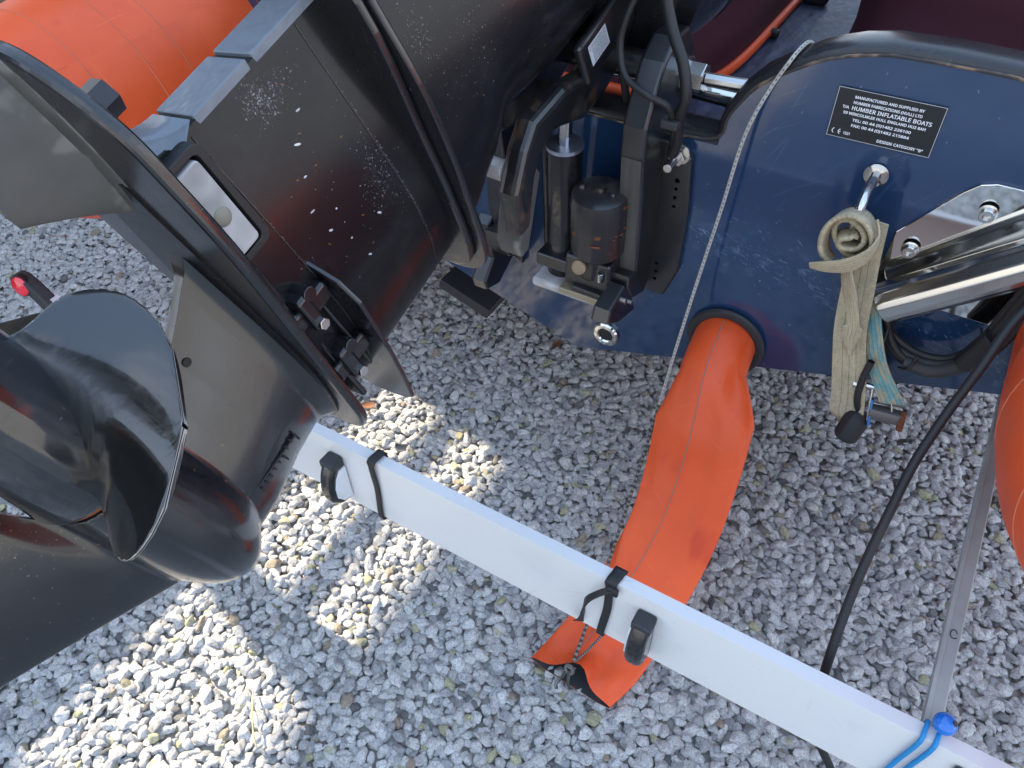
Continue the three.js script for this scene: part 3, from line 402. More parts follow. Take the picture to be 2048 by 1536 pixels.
// propeller
{
  const yc = -0.993, prop = obj('propeller', L(lathe([[0.03, -0.1], [0.064, -0.1], [0.066, -0.095], [0.064, -0.05], [0.061, 0.02], [0.06, 0.06], [0.064, 0.09], [0.07, 0.1], [0.067, 0.1], [0.055, 0.07], [0.03, 0.06]], [0, yc, 0.242], [0, yc, 0.44], 64)), M.propPaint = mat({ color: 0xffffff, map: paintMap, roughness: 0.16, clearcoat: 1, clearcoatRoughness: 0.05, bumpMap: tex(256, (u, v) => N2(u * 0.6, v * 2), false), bumpScale: 0.0012 }), motor);
  const edge = fbm(501, 24, 3);
  const bladeMap = tex(1024, (u, v) => { const e = Math.min(u, 1 - u) * 0.55, t = (1 - v) * 0.5, d = Math.min(e, t, v * 0.35 + 0.003), k = d < 0.0008 + 0.012 * Math.pow(edge(u, v), 3) ? 1 : 0, sp = specks(u, v) * 0.5; const c = lerp(0.1, 0.55, k) + sp * 0.3; return [c, c * 0.99, c * 0.96]; }, true);
  M.blade = mat({ color: 0xffffff, map: bladeMap, roughness: 0.12, clearcoat: 1, clearcoatRoughness: 0.04, bumpMap: tex(512, (u, v) => N2(u, v * 0.25), false), bumpScale: 0.0006 });
  const blade = ang => {
    const NU = 40, NR = 26, th = 0.0075, P3 = (f, c, side) => { const rr = lerp(0.056, 0.178, f), half = lerp(0.7, 0.82, sstep(0, 0.55, f)) * Math.pow(clamp(1 - Math.pow(f, 6)), 0.5) + 0.01, ph = (c > 0 ? c * lerp(1.5, 1, Math.pow(f, 0.7)) : c) * half, a = ang + ph, camber = 0.004 * (1 - c * c) * (1 - f * 0.5), t = th * (1.5 - f) * Math.pow(clamp(1 - c * c), 0.4) + 0.0006; const z = 0.305 + 0.5 * ph / 6.283 - camber; return [rr * Math.cos(a), yc + rr * Math.sin(a), z + side * t]; };
    const gs = []; for (const side of [1, -1]) { const p = [], uv = [], id = []; for (let i = 0; i <= NR; i++) for (let j = 0; j <= NU; j++) { const f = i / NR, c = -Math.cos(Math.PI * j / NU); p.push(...P3(f, c, side)); uv.push((c + 1) / 2, f); } for (let i = 0; i < NR; i++) for (let j = 0; j < NU; j++) { const a = i * (NU + 1) + j, b = a + 1, c2 = a + NU + 1, d = c2 + 1; side > 0 ? id.push(a, b, c2, b, d, c2) : id.push(a, c2, b, b, c2, d); } const g = new THREE.BufferGeometry(); g.setAttribute('position', new THREE.Float32BufferAttribute(p, 3)); g.setAttribute('uv', new THREE.Float32BufferAttribute(uv, 2)); g.setIndex(id); g.computeVertexNormals(); gs.push(g); }
    return gs.map(g => L(g));
  };
  for (const a of [23, 143, 263]) obj('blade', blade(a * Math.PI / 180), M.blade, prop, true);
}
// cowling over the powerhead
{
  const rings = []; for (let i = 0; i <= 30; i++) { const y = lerp(0.06, 0.72, i / 30), f = (y - 0.06) / 0.66, k = Math.pow(clamp(1 - Math.pow(Math.abs(f - 0.42) / 0.585, 3.2)), 0.5), ring = []; const hx = 0.06 + 0.17 * k, hz = 0.08 + 0.24 * k; for (let j = 0; j < 60; j++) { const a = j / 60 * Math.PI * 2, c = Math.cos(a), s = Math.sin(a), e = 2 / 2.7; ring.push([hx * Math.sign(c) * Math.pow(Math.abs(c), e), y, 0.2 + hz * Math.sign(s) * Math.pow(Math.abs(s), e)]); } rings.push(ring); }
  const cw = obj('cowling', L(skin(rings)), M.black, motor);
  const rr = []; for (const [y, s] of [[0.175, 1.0], [0.178, 1.012], [0.195, 1.012], [0.198, 1.0]]) { const f = (y - 0.06) / 0.66, k = Math.pow(1 - Math.pow(Math.abs(f - 0.42) / 0.585, 3.2), 0.5), ring = []; for (let j = 0; j < 60; j++) { const a = j / 60 * Math.PI * 2, c = Math.cos(a), t = Math.sin(a), e = 2 / 2.7; ring.push([(0.06 + 0.17 * k) * s * Math.sign(c) * Math.pow(Math.abs(c), e), y, 0.2 + (0.08 + 0.24 * k) * s * Math.sign(t) * Math.pow(Math.abs(t), e)]); } rr.push(ring); }
  obj('cowl_seal', L(skin(rr, true, false)), M.rubber, cw);
}
// clamp brackets on the transom
const hc = (x, y, r) => circ(x, y, r);
for (const s of [1, -1]) {
  const web = s > 0 ? [-0.472, -0.428] : [-0.752, -0.708], fl = s > 0 ? [-0.455, -0.372] : [-0.808, -0.725];
  const prof = [[-1.2, 0.945], [-1.2, 0.64], [-1.165, 0.6], [-1.11, 0.622], [-1.075, 0.672], [-1.08, 0.695], [-1.112, 0.69], [-1.108, 0.78], [-1.1, 0.86], [-1.088, 0.935], [-1.09, 0.985], [-1.11, 1.03], [-1.14, 1.075], [-1.18, 1.1], [-1.23, 1.1], [-1.262, 1.07], [-1.275, 1.02], [-1.275, 0.965], [-1.262, 0.948]];
  const b = obj('clamp_bracket', ext('x', prof, web[0], web[1], 0.006), M.castBlack, motor);
  const fh = [[0.853, 0.008], [0.836, 0.0065], [0.818, 0.0065], [0.8, 0.0065], [0.664, 0.0065], [0.645, 0.0065], [0.627, 0.0065]].map(([y, r], i) => hc(s > 0 ? -0.398 + (i > 3 ? -0.018 : 0) : -0.782 + (i > 3 ? 0.018 : 0), y, r));
  const fo = s > 0 ? [[-0.455, 0.925], [-0.4, 0.92], [-0.378, 0.9], [-0.37, 0.79], [-0.372, 0.66], [-0.395, 0.592], [-0.455, 0.592]] : [[-0.725, 0.925], [-0.78, 0.92], [-0.802, 0.9], [-0.81, 0.79], [-0.808, 0.66], [-0.785, 0.575], [-0.725, 0.55]];
  obj('transom_flange', ext('z', fo, -1.1995, -1.184, 0.003, false, fh), M.castBlack, b);
  if (s > 0) {
    obj('lit_worn_face', [ext('z', [[-0.468, 0.69], [-0.432, 0.69], [-0.432, 0.93], [-0.468, 0.93]], -1.11, -1.0985, 0.001).applyMatrix4(new THREE.Matrix4().makeRotationX(0.075).premultiply(new THREE.Matrix4().makeTranslation(0, 0.78, -1.1035)).multiply(new THREE.Matrix4().makeTranslation(0, -0.78, 1.1035)))], M.litWornFace ?? (M.litWornFace = mat({ color: 0xffffff, map: tex(512, (u, v) => { const k = 0.3 + 0.1 * (N2(u * 4, v * 0.3) - 0.5) + 0.08 * (N3(u * 3, v * 0.2) - 0.5); return [k, k * 0.99, k * 0.95]; }, true), roughness: 0.45 })), b);  // streaked worn grey, lightened so its colour also carries the sky reflection
    obj('mount_bolt', [rod([-0.4, 0.905, -1.184], [-0.4, 0.905, -1.128], 0.0075), hexrod([-0.4, 0.905, -1.184], [-0.4, 0.905, -1.166], 0.0155), rod([-0.4, 0.905, -1.187], [-0.4, 0.905, -1.181], 0.019)], M.steelDull, b);
    obj('foot_plate', ext('x', [[-1.11, 0.625], [-1.065, 0.685], [-1.005, 0.668], [-0.995, 0.642], [-1.05, 0.606], [-1.125, 0.585]], -0.464, -0.4282, 0.005), M.castBlack, b);
    for (const g of [rod([-0.43, 0.655, -1.06], [-0.422, 0.655, -1.06], 0.006), rod([-0.43, 0.63, -1.09], [-0.422, 0.63, -1.09], 0.005)]) obj('foot_stud', g, M.steelDull, b);
  } else {
    obj('foot_plate', ext('x', [[-1.2, 0.62], [-1.12, 0.7], [-1.1, 0.69], [-1.112, 0.6], [-1.075, 0.56], [-1.082, 0.535], [-1.13, 0.52], [-1.2, 0.56]], -0.79, -0.7522, 0.006), M.castBlack, b);
  }
}
// swivel bracket with its lower arm and thrust pad
{
  const sw = obj('swivel_bracket', [ext('x', [[-1.27, 1.075], [-1.23, 1.02], [-1.17, 0.99], [-1.09, 0.975], [-1.02, 0.995], [-0.985, 1.0], [-0.955, 0.985], [-0.93, 0.955], [-0.912, 0.87], [-0.885, 0.865], [-0.87, 0.95], [-0.9, 1.01], [-0.93, 1.045], [-1.02, 1.06], [-1.1, 1.05], [-1.16, 1.07], [-1.2, 1.11]], -0.578, -0.54, 0.012), ext('x', [[-1.27, 1.075], [-1.23, 1.01], [-1.15, 0.98], [-1.06, 0.97], [-0.98, 0.98], [-0.94, 1.03], [-1.04, 1.06], [-1.16, 1.07], [-1.2, 1.11]], -0.68, -0.63, 0.012)], M.castWorn, motor);
  obj('thrust_tang', ext('x', [[-0.94, 0.975], [-0.905, 0.885], [-0.895, 0.835], [-0.905, 0.81], [-0.925, 0.815], [-0.94, 0.86], [-0.965, 0.94]], -0.6, -0.552, 0.006), M.dirtyGrey, sw);
  obj('thrust_pin', [rod([-0.62, 0.962, -0.912], [-0.575, 0.968, -0.9], 0.017)], M.anode, sw);
  obj('tilt_tube', [rod([-0.75, 1.02, -1.235], [-0.425, 1.02, -1.235], 0.024)], M.castBlack, motor);
  const nut = obj('tilt_nut', [hexrod([-0.425, 1.02, -1.235], [-0.392, 1.02, -1.235], 0.024), rod([-0.428, 1.02, -1.235], [-0.421, 1.02, -1.235], 0.03)], M.steelDull, motor);
  obj('steering_rod', rod([-0.392, 1.02, -1.235], [-0.27, 1.018, -1.25], 0.0105), M.steelDull, nut);
  obj('steering_ram', [rod([-0.6, 0.972, -1.292], [-0.2, 0.972, -1.292], 0.011)], M.mirror, motor);
  obj('steering_cylinder', [rod([-0.88, 0.985, -1.3], [-0.47, 0.985, -1.3], 0.021), rod([-0.48, 0.96, -1.3], [-0.36, 0.955, -1.3], 0.008)], M.plasticBlack, motor);
  const lw = obj('label_bracket', L(box(0.045, 0.06, -0.115, 0.06, 0.0, 0.07, 0.006)), M.castBlack, motor);
  const cv = document.createElement('canvas'); cv.width = 128; cv.height = 256; const c = cv.getContext('2d'); c.fillStyle = '#b9bdc2'; c.fillRect(0, 0, 128, 256); c.fillStyle = '#2a2d33'; const r = rng(8); for (let y = 14; y < 216; y += 13) { let x = 8; while (x < 118) { const w = 3 + r() * 7; c.fillRect(x, y, w, 6); x += w + 3; } } c.font = '26px sans-serif'; c.fillText('CE', 10, 245);
  const ct = new THREE.CanvasTexture(cv); ct.colorSpace = THREE.SRGBColorSpace;
  obj('rating_label', L(new THREE.PlaneGeometry(0.034, 0.06).rotateY(Math.PI / 2).translate(0.0612, -0.065, 0.04)), mat({ map: ct, roughness: 0.4 }), lw, true);
}
// power tilt unit
{
  const unit = obj('tilt_cylinder', [rod([-0.588, 0.63, -1.118], [-0.58, 0.915, -1.098], 0.0315), rod([-0.632, 0.65, -1.135], [-0.628, 0.9, -1.115], 0.008)], M.plasticBlack, motor);
  obj('cylinder_cap', lathe([[0.012, -0.004], [0.034, -0.004], [0.034, 0.003], [0.012, 0.003]], [-0.58, 0.915, -1.098], [-0.58, 0.92, -1.0978]), mat({ color: C(0.36, 0.4, 0.5), metalness: 0.9, roughness: 0.35 }), unit);
  obj('ram', rod([-0.58, 0.91, -1.098], [-0.5745, 1.0, -1.09], 0.0115), M.steel, unit);
  const rs = obj('tilt_motor', [lathe([[0, -0.1], [0.04, -0.1], [0.042, -0.095], [0.042, -0.055], [0.051, -0.045], [0.0525, 0.02], [0.0525, 0.06], [0.05, 0.076], [0.043, 0.081], [0.012, 0.083], [0.01, 0.09], [0, 0.09]], [-0.515, 0.66, -1.1], [-0.512, 0.86, -1.085]), new THREE.SphereGeometry(0.006, 10, 8).translate(-0.543, 0.842, -1.079), new THREE.SphereGeometry(0.006, 10, 8).translate(-0.484, 0.842, -1.079)], M.blackWorn, motor);
  const rg = rng(55), rp = []; for (let i = 0; i < 46; i++) { const a = -0.6 + 2.6 * rg(), y = 0.752 + (rg() < 0.6 ? 0.046 + 0.004 * rg() : 0.05 * (rg() - 0.5)), r0 = 0.0528, s = 0.0018 + 0.004 * rg() * rg(); rp.push(new THREE.SphereGeometry(1, 8, 6).scale(s * 1.6, s * 0.7, 0.0012).rotateY(a).translate(-0.5135 + r0 * Math.sin(a), y + 0.02, -1.0925 + r0 * Math.cos(a))); }
  obj('rust_spots', rp, M.rust, rs);
  const pump = obj('pump_block', [box(-0.57, -0.475, 0.625, 0.69, -1.16, -1.06, 0.006), box(-0.64, -0.56, 0.632, 0.66, -1.16, -1.072, 0.004), box(-0.55, -0.46, 0.615, 0.628, -1.15, -1.05, 0.003)], M.castBlack, motor);
  obj('relief_screw', [lathe([[0, 0], [0.014, 0], [0.014, 0.006], [0.011, 0.009], [0, 0.009]], [-0.535, 0.674, -1.06], [-0.5345, 0.677, -1.048])], M.resin, pump);
  for (const g of [rod([-0.563, 0.655, -1.068], [-0.563, 0.675, -1.066], 0.006), rod([-0.492, 0.655, -1.058], [-0.492, 0.675, -1.056], 0.006)]) obj('socket_bolt', g, M.steel, pump);
  obj('brass_strip', box(-0.575, -0.468, 0.605, 0.617, -1.09, -1.046, 0.002), mat({ color: C(0.34, 0.29, 0.2), metalness: 0.6, roughness: 0.5 }), pump);
  const bar = obj('anode_bar', box(-0.645, -0.472, 0.582, 0.603, -1.15, -1.06, 0.008), M.anode, motor); bar.userData.label = 'crusty pale anode bar under the tilt unit';
  rs.position.set(0.01, 0.015, 0); pump.position.set(0.015, 0.028, 0); bar.position.set(0.015, 0.03, 0);
}
// loose leads looping over the bracket
{
  const cable = (name, pts, r, m) => obj(name, tube(pts, r, 80, 12), m, motor);
  cable('loom', [[-0.47, 1.2, -1.13], [-0.492, 1.14, -1.12], [-0.497, 1.1, -1.115], [-0.478, 1.06, -1.1], [-0.435, 1.04, -1.095], [-0.405, 1.025, -1.105], [-0.398, 0.995, -1.12], [-0.399, 0.96, -1.135], [-0.405, 0.925, -1.15]], 0.0055, M.rubber);
  cable('loom', [[-0.45, 1.2, -1.14], [-0.42, 1.13, -1.13], [-0.392, 1.085, -1.12], [-0.38, 1.04, -1.115], [-0.39, 1.0, -1.125], [-0.393, 0.95, -1.14], [-0.402, 0.92, -1.15]], 0.009, M.rubber);
  cable('breather_pipe', [[-0.535, 0.93, -1.25], [-0.535, 0.96, -1.24], [-0.54, 0.99, -1.235], [-0.555, 1.02, -1.23]], 0.007, M.rubberGrey);
  obj('cable_clip', box(-0.415, -0.385, 0.985, 1.0, -1.132, -1.105, 0.004), M.rubberGrey, motor);
}
// ---------------------------------------------------------------- lighting board behind the boat
const board = thing('lighting_board', 'long white trailer lighting board hung across behind the transom', 'lighting board', [-0.45, 0.387, -0.58]);
{
  const t = 0.003, prof = [[-0.57, 0.387], [-0.57, 0.557], [-0.59, 0.557], [-0.59, 0.554], [-0.57 - t, 0.554], [-0.57 - t, 0.39], [-0.59, 0.39], [-0.59, 0.387]];
  obj('board_panel', ext('x', prof, -1.56, 0.62, 0.0009), M.white, board);
  // number plate lamps: half-moon housings with a pale lens on the inner side
  for (const [x, s] of [[-0.752, 1], [-0.14, -1]]) {
    const moon = [[-0.569, 0.405], [-0.569, 0.52], [-0.548, 0.522], [-0.534, 0.505], [-0.524, 0.478], [-0.522, 0.45], [-0.528, 0.425], [-0.545, 0.408]];
    const a = s > 0 ? [x - 0.014, x + 0.016] : [x - 0.016, x + 0.014];
    const lamp = obj('plate_lamp', ext('x', moon, a[0], a[1], 0.011, true), M.plasticBlack, board);
    const lens = [[-0.568, 0.414], [-0.568, 0.5], [-0.553, 0.502], [-0.541, 0.486], [-0.534, 0.464], [-0.534, 0.44], [-0.547, 0.42]];
    obj('lens', ext('x', lens, s > 0 ? a[1] - 0.002 : a[0] - 0.003, s > 0 ? a[1] + 0.003 : a[0] + 0.002, 0.001), M.clearLens, lamp);
    obj('lamp_hood', box(a[0] - 0.001, a[1] + 0.001, 0.506, 0.5245, -0.5692, -0.54, 0.004), M.rubberGrey, lamp);
  }
  const rl = obj('rear_lamp', [box(0.36, 0.54, 0.42, 0.53, -0.5695, -0.53, 0.01)], M.redLens, board); rl.userData.label = 'red rear lamp cluster at the board end';
  const rl2 = obj('rear_lamp', [box(-1.52, -1.34, 0.42, 0.53, -0.5695, -0.53, 0.01)], M.redLens, board); void rl2;
  obj('scuff_pad', box(0.285, 0.315, 0.515, 0.535, -0.5695, -0.562, 0.004), M.plasticBlack, board);
}
// side marker lamp on its rubber stalk at the end of the board
{
  const mk = thing('marker_lamp', 'red round marker lamp on a black rubber stalk beyond the propeller', 'lamp', [-1.56, 0.5, -0.57]);
  obj('stalk', [ext('z', [[-1.575, 0.585], [-1.605, 0.6], [-1.628, 0.597], [-1.63, 0.575], [-1.612, 0.562], [-1.5, 0.462], [-1.47, 0.49]], -0.586, -0.556, 0.006)], M.rubberGrey, mk);
  const hd = obj('lamp_body', lathe([[0, -0.012], [0.022, -0.012], [0.0245, -0.008], [0.0245, 0.008], [0, 0.008]], [-1.612, 0.574, -0.575], [-1.605, 0.581, -0.549]), M.rubber, mk);
  obj('red_lens', lathe([[0, 0.006], [0.0215, 0.006], [0.0215, 0.01], [0.015, 0.0135], [0, 0.015]], [-1.612, 0.574, -0.575], [-1.605, 0.581, -0.549]), M.redLens, hd);
  obj('stalk_foot', box(-1.5, -1.45, 0.45, 0.49, -0.586, -0.5695 + 0.012, 0.004), M.rubber, mk);
}
// galvanised support arm of the board
{
  const arm = thing('support_arm', 'galvanised square steel arm holding the lighting board beside the right tube', 'arm', [0.25, 0.5, -0.6]);
  obj('arm_bar', [box(0.239, 0.2605, 0.515, 0.539, -2.1, -0.5905, 0.003)], M.zinc, arm);
  obj('arm_lip', [box(0.2365, 0.2425, 0.5392, 0.5425, -2.1, -0.592, 0.0012)], M.zinc, arm);
  obj('ink_mark', tube([[0.254, 0.5394, -0.752], [0.2515, 0.5396, -0.757], [0.247, 0.5396, -0.756], [0.2455, 0.5396, -0.75], [0.247, 0.5396, -0.744], [0.251, 0.5396, -0.743], [0.2545, 0.5394, -0.746]], 0.0006, 30, 6), M.rubber, arm);
}
// rubber straps and blue bungee round the board
function loopStrap(x, w, lean) { const p = [[x + lean * 0.6, 0.47, -0.5965], [x + lean * 0.2, 0.54, -0.5965], [x, 0.5605, -0.594], [x - 0.001, 0.562, -0.582], [x - 0.003, 0.561, -0.5695], [x - 0.004, 0.556, -0.5655], [x - lean * 0.4, 0.48, -0.566], [x - lean, 0.395, -0.566], [x - lean, 0.383, -0.568], [x - lean, 0.382, -0.585], [x - lean, 0.39, -0.5955], [x + lean * 0.4, 0.44, -0.5965]]; const q = smoothPath(p, 70); return ribbon(q, q.map(a => a[1] > 0.555 ? w * 1.5 : w), q.map(() => [1, 0, 0]), 0.003); }
{
  const a = tag(obj('rubber_strap', loopStrap(-0.657, 0.011, 0.012), M.rubber, null), 'single black rubber strap round the white board by the raised gearcase', 'strap'); void a;
  const b = thing('rubber_strap', 'black rubber strap with twisted loose tail over the orange sleeve', 'strap', [-0.205, 0.387, -0.58]);
  obj('strap_band', loopStrap(-0.2, 0.013, 0.012), M.rubber, b);
  const q = smoothPath([[-0.198, 0.552, -0.562], [-0.215, 0.535, -0.556], [-0.232, 0.51, -0.55], [-0.238, 0.485, -0.548], [-0.24, 0.455, -0.552], [-0.245, 0.425, -0.556], [-0.25, 0.405, -0.56]], 40), dirs = q.map((_, i) => { const a = i / 40 * 2.6; return [Math.cos(a), 0.2, Math.sin(a)]; });
  obj('loose_tail', ribbon(q, q.map((_, i) => 0.018 - 0.006 * Math.abs(Math.sin(i * 0.16))), dirs, 0.002), M.rubber, b);
  obj('buckle_loop', box(-0.209, -0.189, 0.536, 0.5535, -0.566, -0.558, 0.003), M.rubber, b);
}
{
  const g = thing('bungee_tie', 'blue bungee tie with a round ball knotted to the board beside the steel arm', 'bungee', [0.24, 0.5, -0.58]);
  for (const dx of [0, 0.016]) obj('cord', tube([[0.242 + dx, 0.5, -0.597], [0.24 + dx, 0.545, -0.597], [0.2385 + dx, 0.5605, -0.592], [0.237 + dx, 0.5625, -0.58], [0.2365 + dx, 0.5585, -0.568], [0.236 + dx, 0.545, -0.565], [0.232 + dx, 0.48, -0.565], [0.228 + dx, 0.395, -0.565], [0.228 + dx, 0.382, -0.57], [0.229 + dx, 0.382, -0.59]], 0.0033, 90, 10), M.blueCord, g);
  obj('ball', [new THREE.SphereGeometry(0.0145, 32, 20).translate(0.2535, 0.577, -0.5905)], M.blueBall, g);
  obj('ball_hole_plug', rod([0.262, 0.589, -0.5905], [0.259, 0.585, -0.5905], 0.004), M.rubber, g);  // black plug drawn in place of an open hole
}

// ---------------------------------------------------------------- orange drain sleeve, its clamp ring and cord
{
  const so = thing('drain_sleeve', 'orange fabric drain sleeve hanging from the blue transom down to the gravel', 'drain sleeve', [-0.255, 0.55, -1.19]);
  const ctr = [[-0.254, 0.522, -1.196], [-0.252, 0.522, -1.17], [-0.247, 0.5, -1.115], [-0.229, 0.432, -1.052], [-0.216, 0.335, -0.985], [-0.213, 0.225, -0.915], [-0.226, 0.128, -0.835], [-0.24, 0.078, -0.755], [-0.257, 0.05, -0.675], [-0.278, 0.044, -0.602]];
  const wd = [0.128, 0.126, 0.13, 0.194, 0.186, 0.182, 0.184, 0.186, 0.192, 0.186], th = [0.12, 0.105, 0.082, 0.05, 0.04, 0.034, 0.034, 0.034, 0.036, 0.046];
  const N = 72, pc = smoothPath(ctr, N), W = lerpList(wd, N), H = lerpList(th, N), rings = [], m = 56, ups = [], wr = noise2(99, 7), wr2 = noise2(98, 17);
  pc.forEach((p, i) => {
    const a = V(...pc[Math.max(0, i - 1)]), b = V(...pc[Math.min(N, i + 1)]), t = b.sub(a).normalize(), sd = V(1, 0.06 * Math.sin(i * 0.09), -0.1 - 0.12 * sstep(45, 72, i)).addScaledVector(t, -t.x).normalize(), up = sd.clone().cross(t).normalize(); if (up.y < 0) up.negate(); ups.push([sd, up, t]);
    const ring = [], flat = sstep(8, 22, i); for (let j = 0; j < m; j++) { const an = j / m * Math.PI * 2, c = Math.cos(an), s = Math.sin(an), ex = lerp(1, 0.92, flat); let h = H[i] / 2 * Math.sign(s) * Math.pow(Math.abs(s), lerp(1, 1.35, flat)); const w = W[i] / 2 * Math.sign(c) * Math.pow(Math.abs(c), ex); const crease = flat * (0.009 * (wr(i / 72 * 1.2, 0.5 + 0.35 * c) - 0.5) * 2 + 0.004 * (wr2(i / 72, 0.5 + 0.4 * c) - 0.5)) * Math.abs(s); h += s > 0 ? crease : crease * 0.6;
      let e = 0; if (i > N - 12) { const f = (i - (N - 12)) / 12; if (s > 0) { const v = Math.exp(-c * c * 9); e = -0.03 * f * v; h += 0.015 * f * f * v; } else h -= 0.004 * f; }
      const q = V(...p).addScaledVector(sd, w).addScaledVector(up, h).addScaledVector(t, e); ring.push([q.x, Math.max(q.y, 0.024), q.z]); }
    rings.push(ring);
  });
  const outer = skin(rings, true, false);
  obj('sleeve_fabric', outer, M.orange, so);
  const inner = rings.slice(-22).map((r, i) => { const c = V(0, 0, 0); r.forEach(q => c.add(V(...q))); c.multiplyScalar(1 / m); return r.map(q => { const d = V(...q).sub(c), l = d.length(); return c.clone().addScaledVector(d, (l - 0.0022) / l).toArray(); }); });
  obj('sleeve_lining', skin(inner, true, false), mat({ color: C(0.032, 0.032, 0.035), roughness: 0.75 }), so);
  // sewn seam along the top
  const seam = pc.slice(4, N - 3).map((p, k) => { const i = k + 4, j = Math.round(m * 0.25) - (i > 46 ? 0 : 0), r = rings[i]; const f = lerp(0.27, 0.3, sstep(20, 50, i)) , ja = m * f, j0 = Math.floor(ja), w = ja - j0; return [lerp(r[j0][0], r[j0 + 1][0], w), lerp(r[j0][1], r[j0 + 1][1], w) + 0.0006, lerp(r[j0][2], r[j0 + 1][2], w)]; });
  obj('sewn_seam', tube(seam, 0.0011, 220, 6), M.thread, so);
  const ring = obj('clamp_ring', lathe([[0.06, 0], [0.0795, 0], [0.0805, 0.004], [0.077, 0.0085], [0.066, 0.0095], [0.0615, 0.007], [0.06, 0]], [-0.254, 0.522, -1.1995], [-0.254, 0.522, -1.19], 64), M.rubberGrey, so);
  for (const a of [0.45, 1.5, 2.75, 3.9, 5.4]) obj('ring_screw', lathe([[0, 0], [0.0042, 0], [0.0035, 0.002], [0, 0.0026]], [-0.254 + 0.0705 * Math.cos(a), 0.522 + 0.0705 * Math.sin(a), -1.1902], [-0.254 + 0.0705 * Math.cos(a), 0.522 + 0.0705 * Math.sin(a), -1.187]), M.steel, ring);
  // cord that pulls the sleeve up
  const cord = thing('pull_cord', 'thin white flecked cord running down the transom to the sleeve mouth', 'cord', [-0.25, 1.1, -1.2]);
  const cg = tube([[-0.236, 1.03, -1.282], [-0.24, 1.085, -1.276], [-0.245, 1.1, -1.255], [-0.25, 1.1, -1.22], [-0.255, 1.09, -1.197], [-0.272, 1.05, -1.19], [-0.29, 0.985, -1.17], [-0.303, 0.84, -1.155], [-0.316, 0.69, -1.135], [-0.325, 0.535, -1.1], [-0.324, 0.43, -1.05]], 0.0032, 260, 10);
  const uvr = (g, k) => { const u = g.attributes.uv; for (let i = 0; i < u.count; i++) u.setX(i, u.getX(i) * k); return g; };
  obj('cord_upper', uvr(cg, 6), M.rope, cord, true);
  obj('cord_lower', uvr(tube([[-0.324, 0.43, -1.05], [-0.322, 0.345, -1.0], [-0.317, 0.25, -0.925], [-0.311, 0.175, -0.85], [-0.3, 0.125, -0.76], [-0.292, 0.1, -0.69], [-0.284, 0.084, -0.628]], 0.0034, 160, 10), 5), M.ropeDark, cord, true);
  obj('cord_return', uvr(tube([[-0.252, 0.1, -0.725], [-0.266, 0.092, -0.67], [-0.282, 0.08, -0.628]], 0.0026, 60, 8), 2), M.ropeDark, cord, true);
  const kn = []; for (let i = 0; i <= 60; i++) { const a = i / 60 * 13; kn.push([-0.286 + 0.008 * Math.cos(a), 0.07 + 0.009 * Math.sin(a * 0.73), -0.616 + 0.012 * (i / 60 - 0.5) + 0.006 * Math.sin(a)]); }
  obj('knot', uvr(tube(kn, 0.0034, 160, 8), 4), M.ropeDark, cord, true);
  obj('cord_tails', [tube([[-0.286, 0.07, -0.612], [-0.278, 0.056, -0.594], [-0.27, 0.048, -0.587]], 0.0036, 30, 8), tube([[-0.29, 0.068, -0.612], [-0.296, 0.051, -0.597], [-0.3, 0.043, -0.584], [-0.295, 0.04, -0.577]], 0.0034, 30, 8)], M.ropeDark, cord);
}

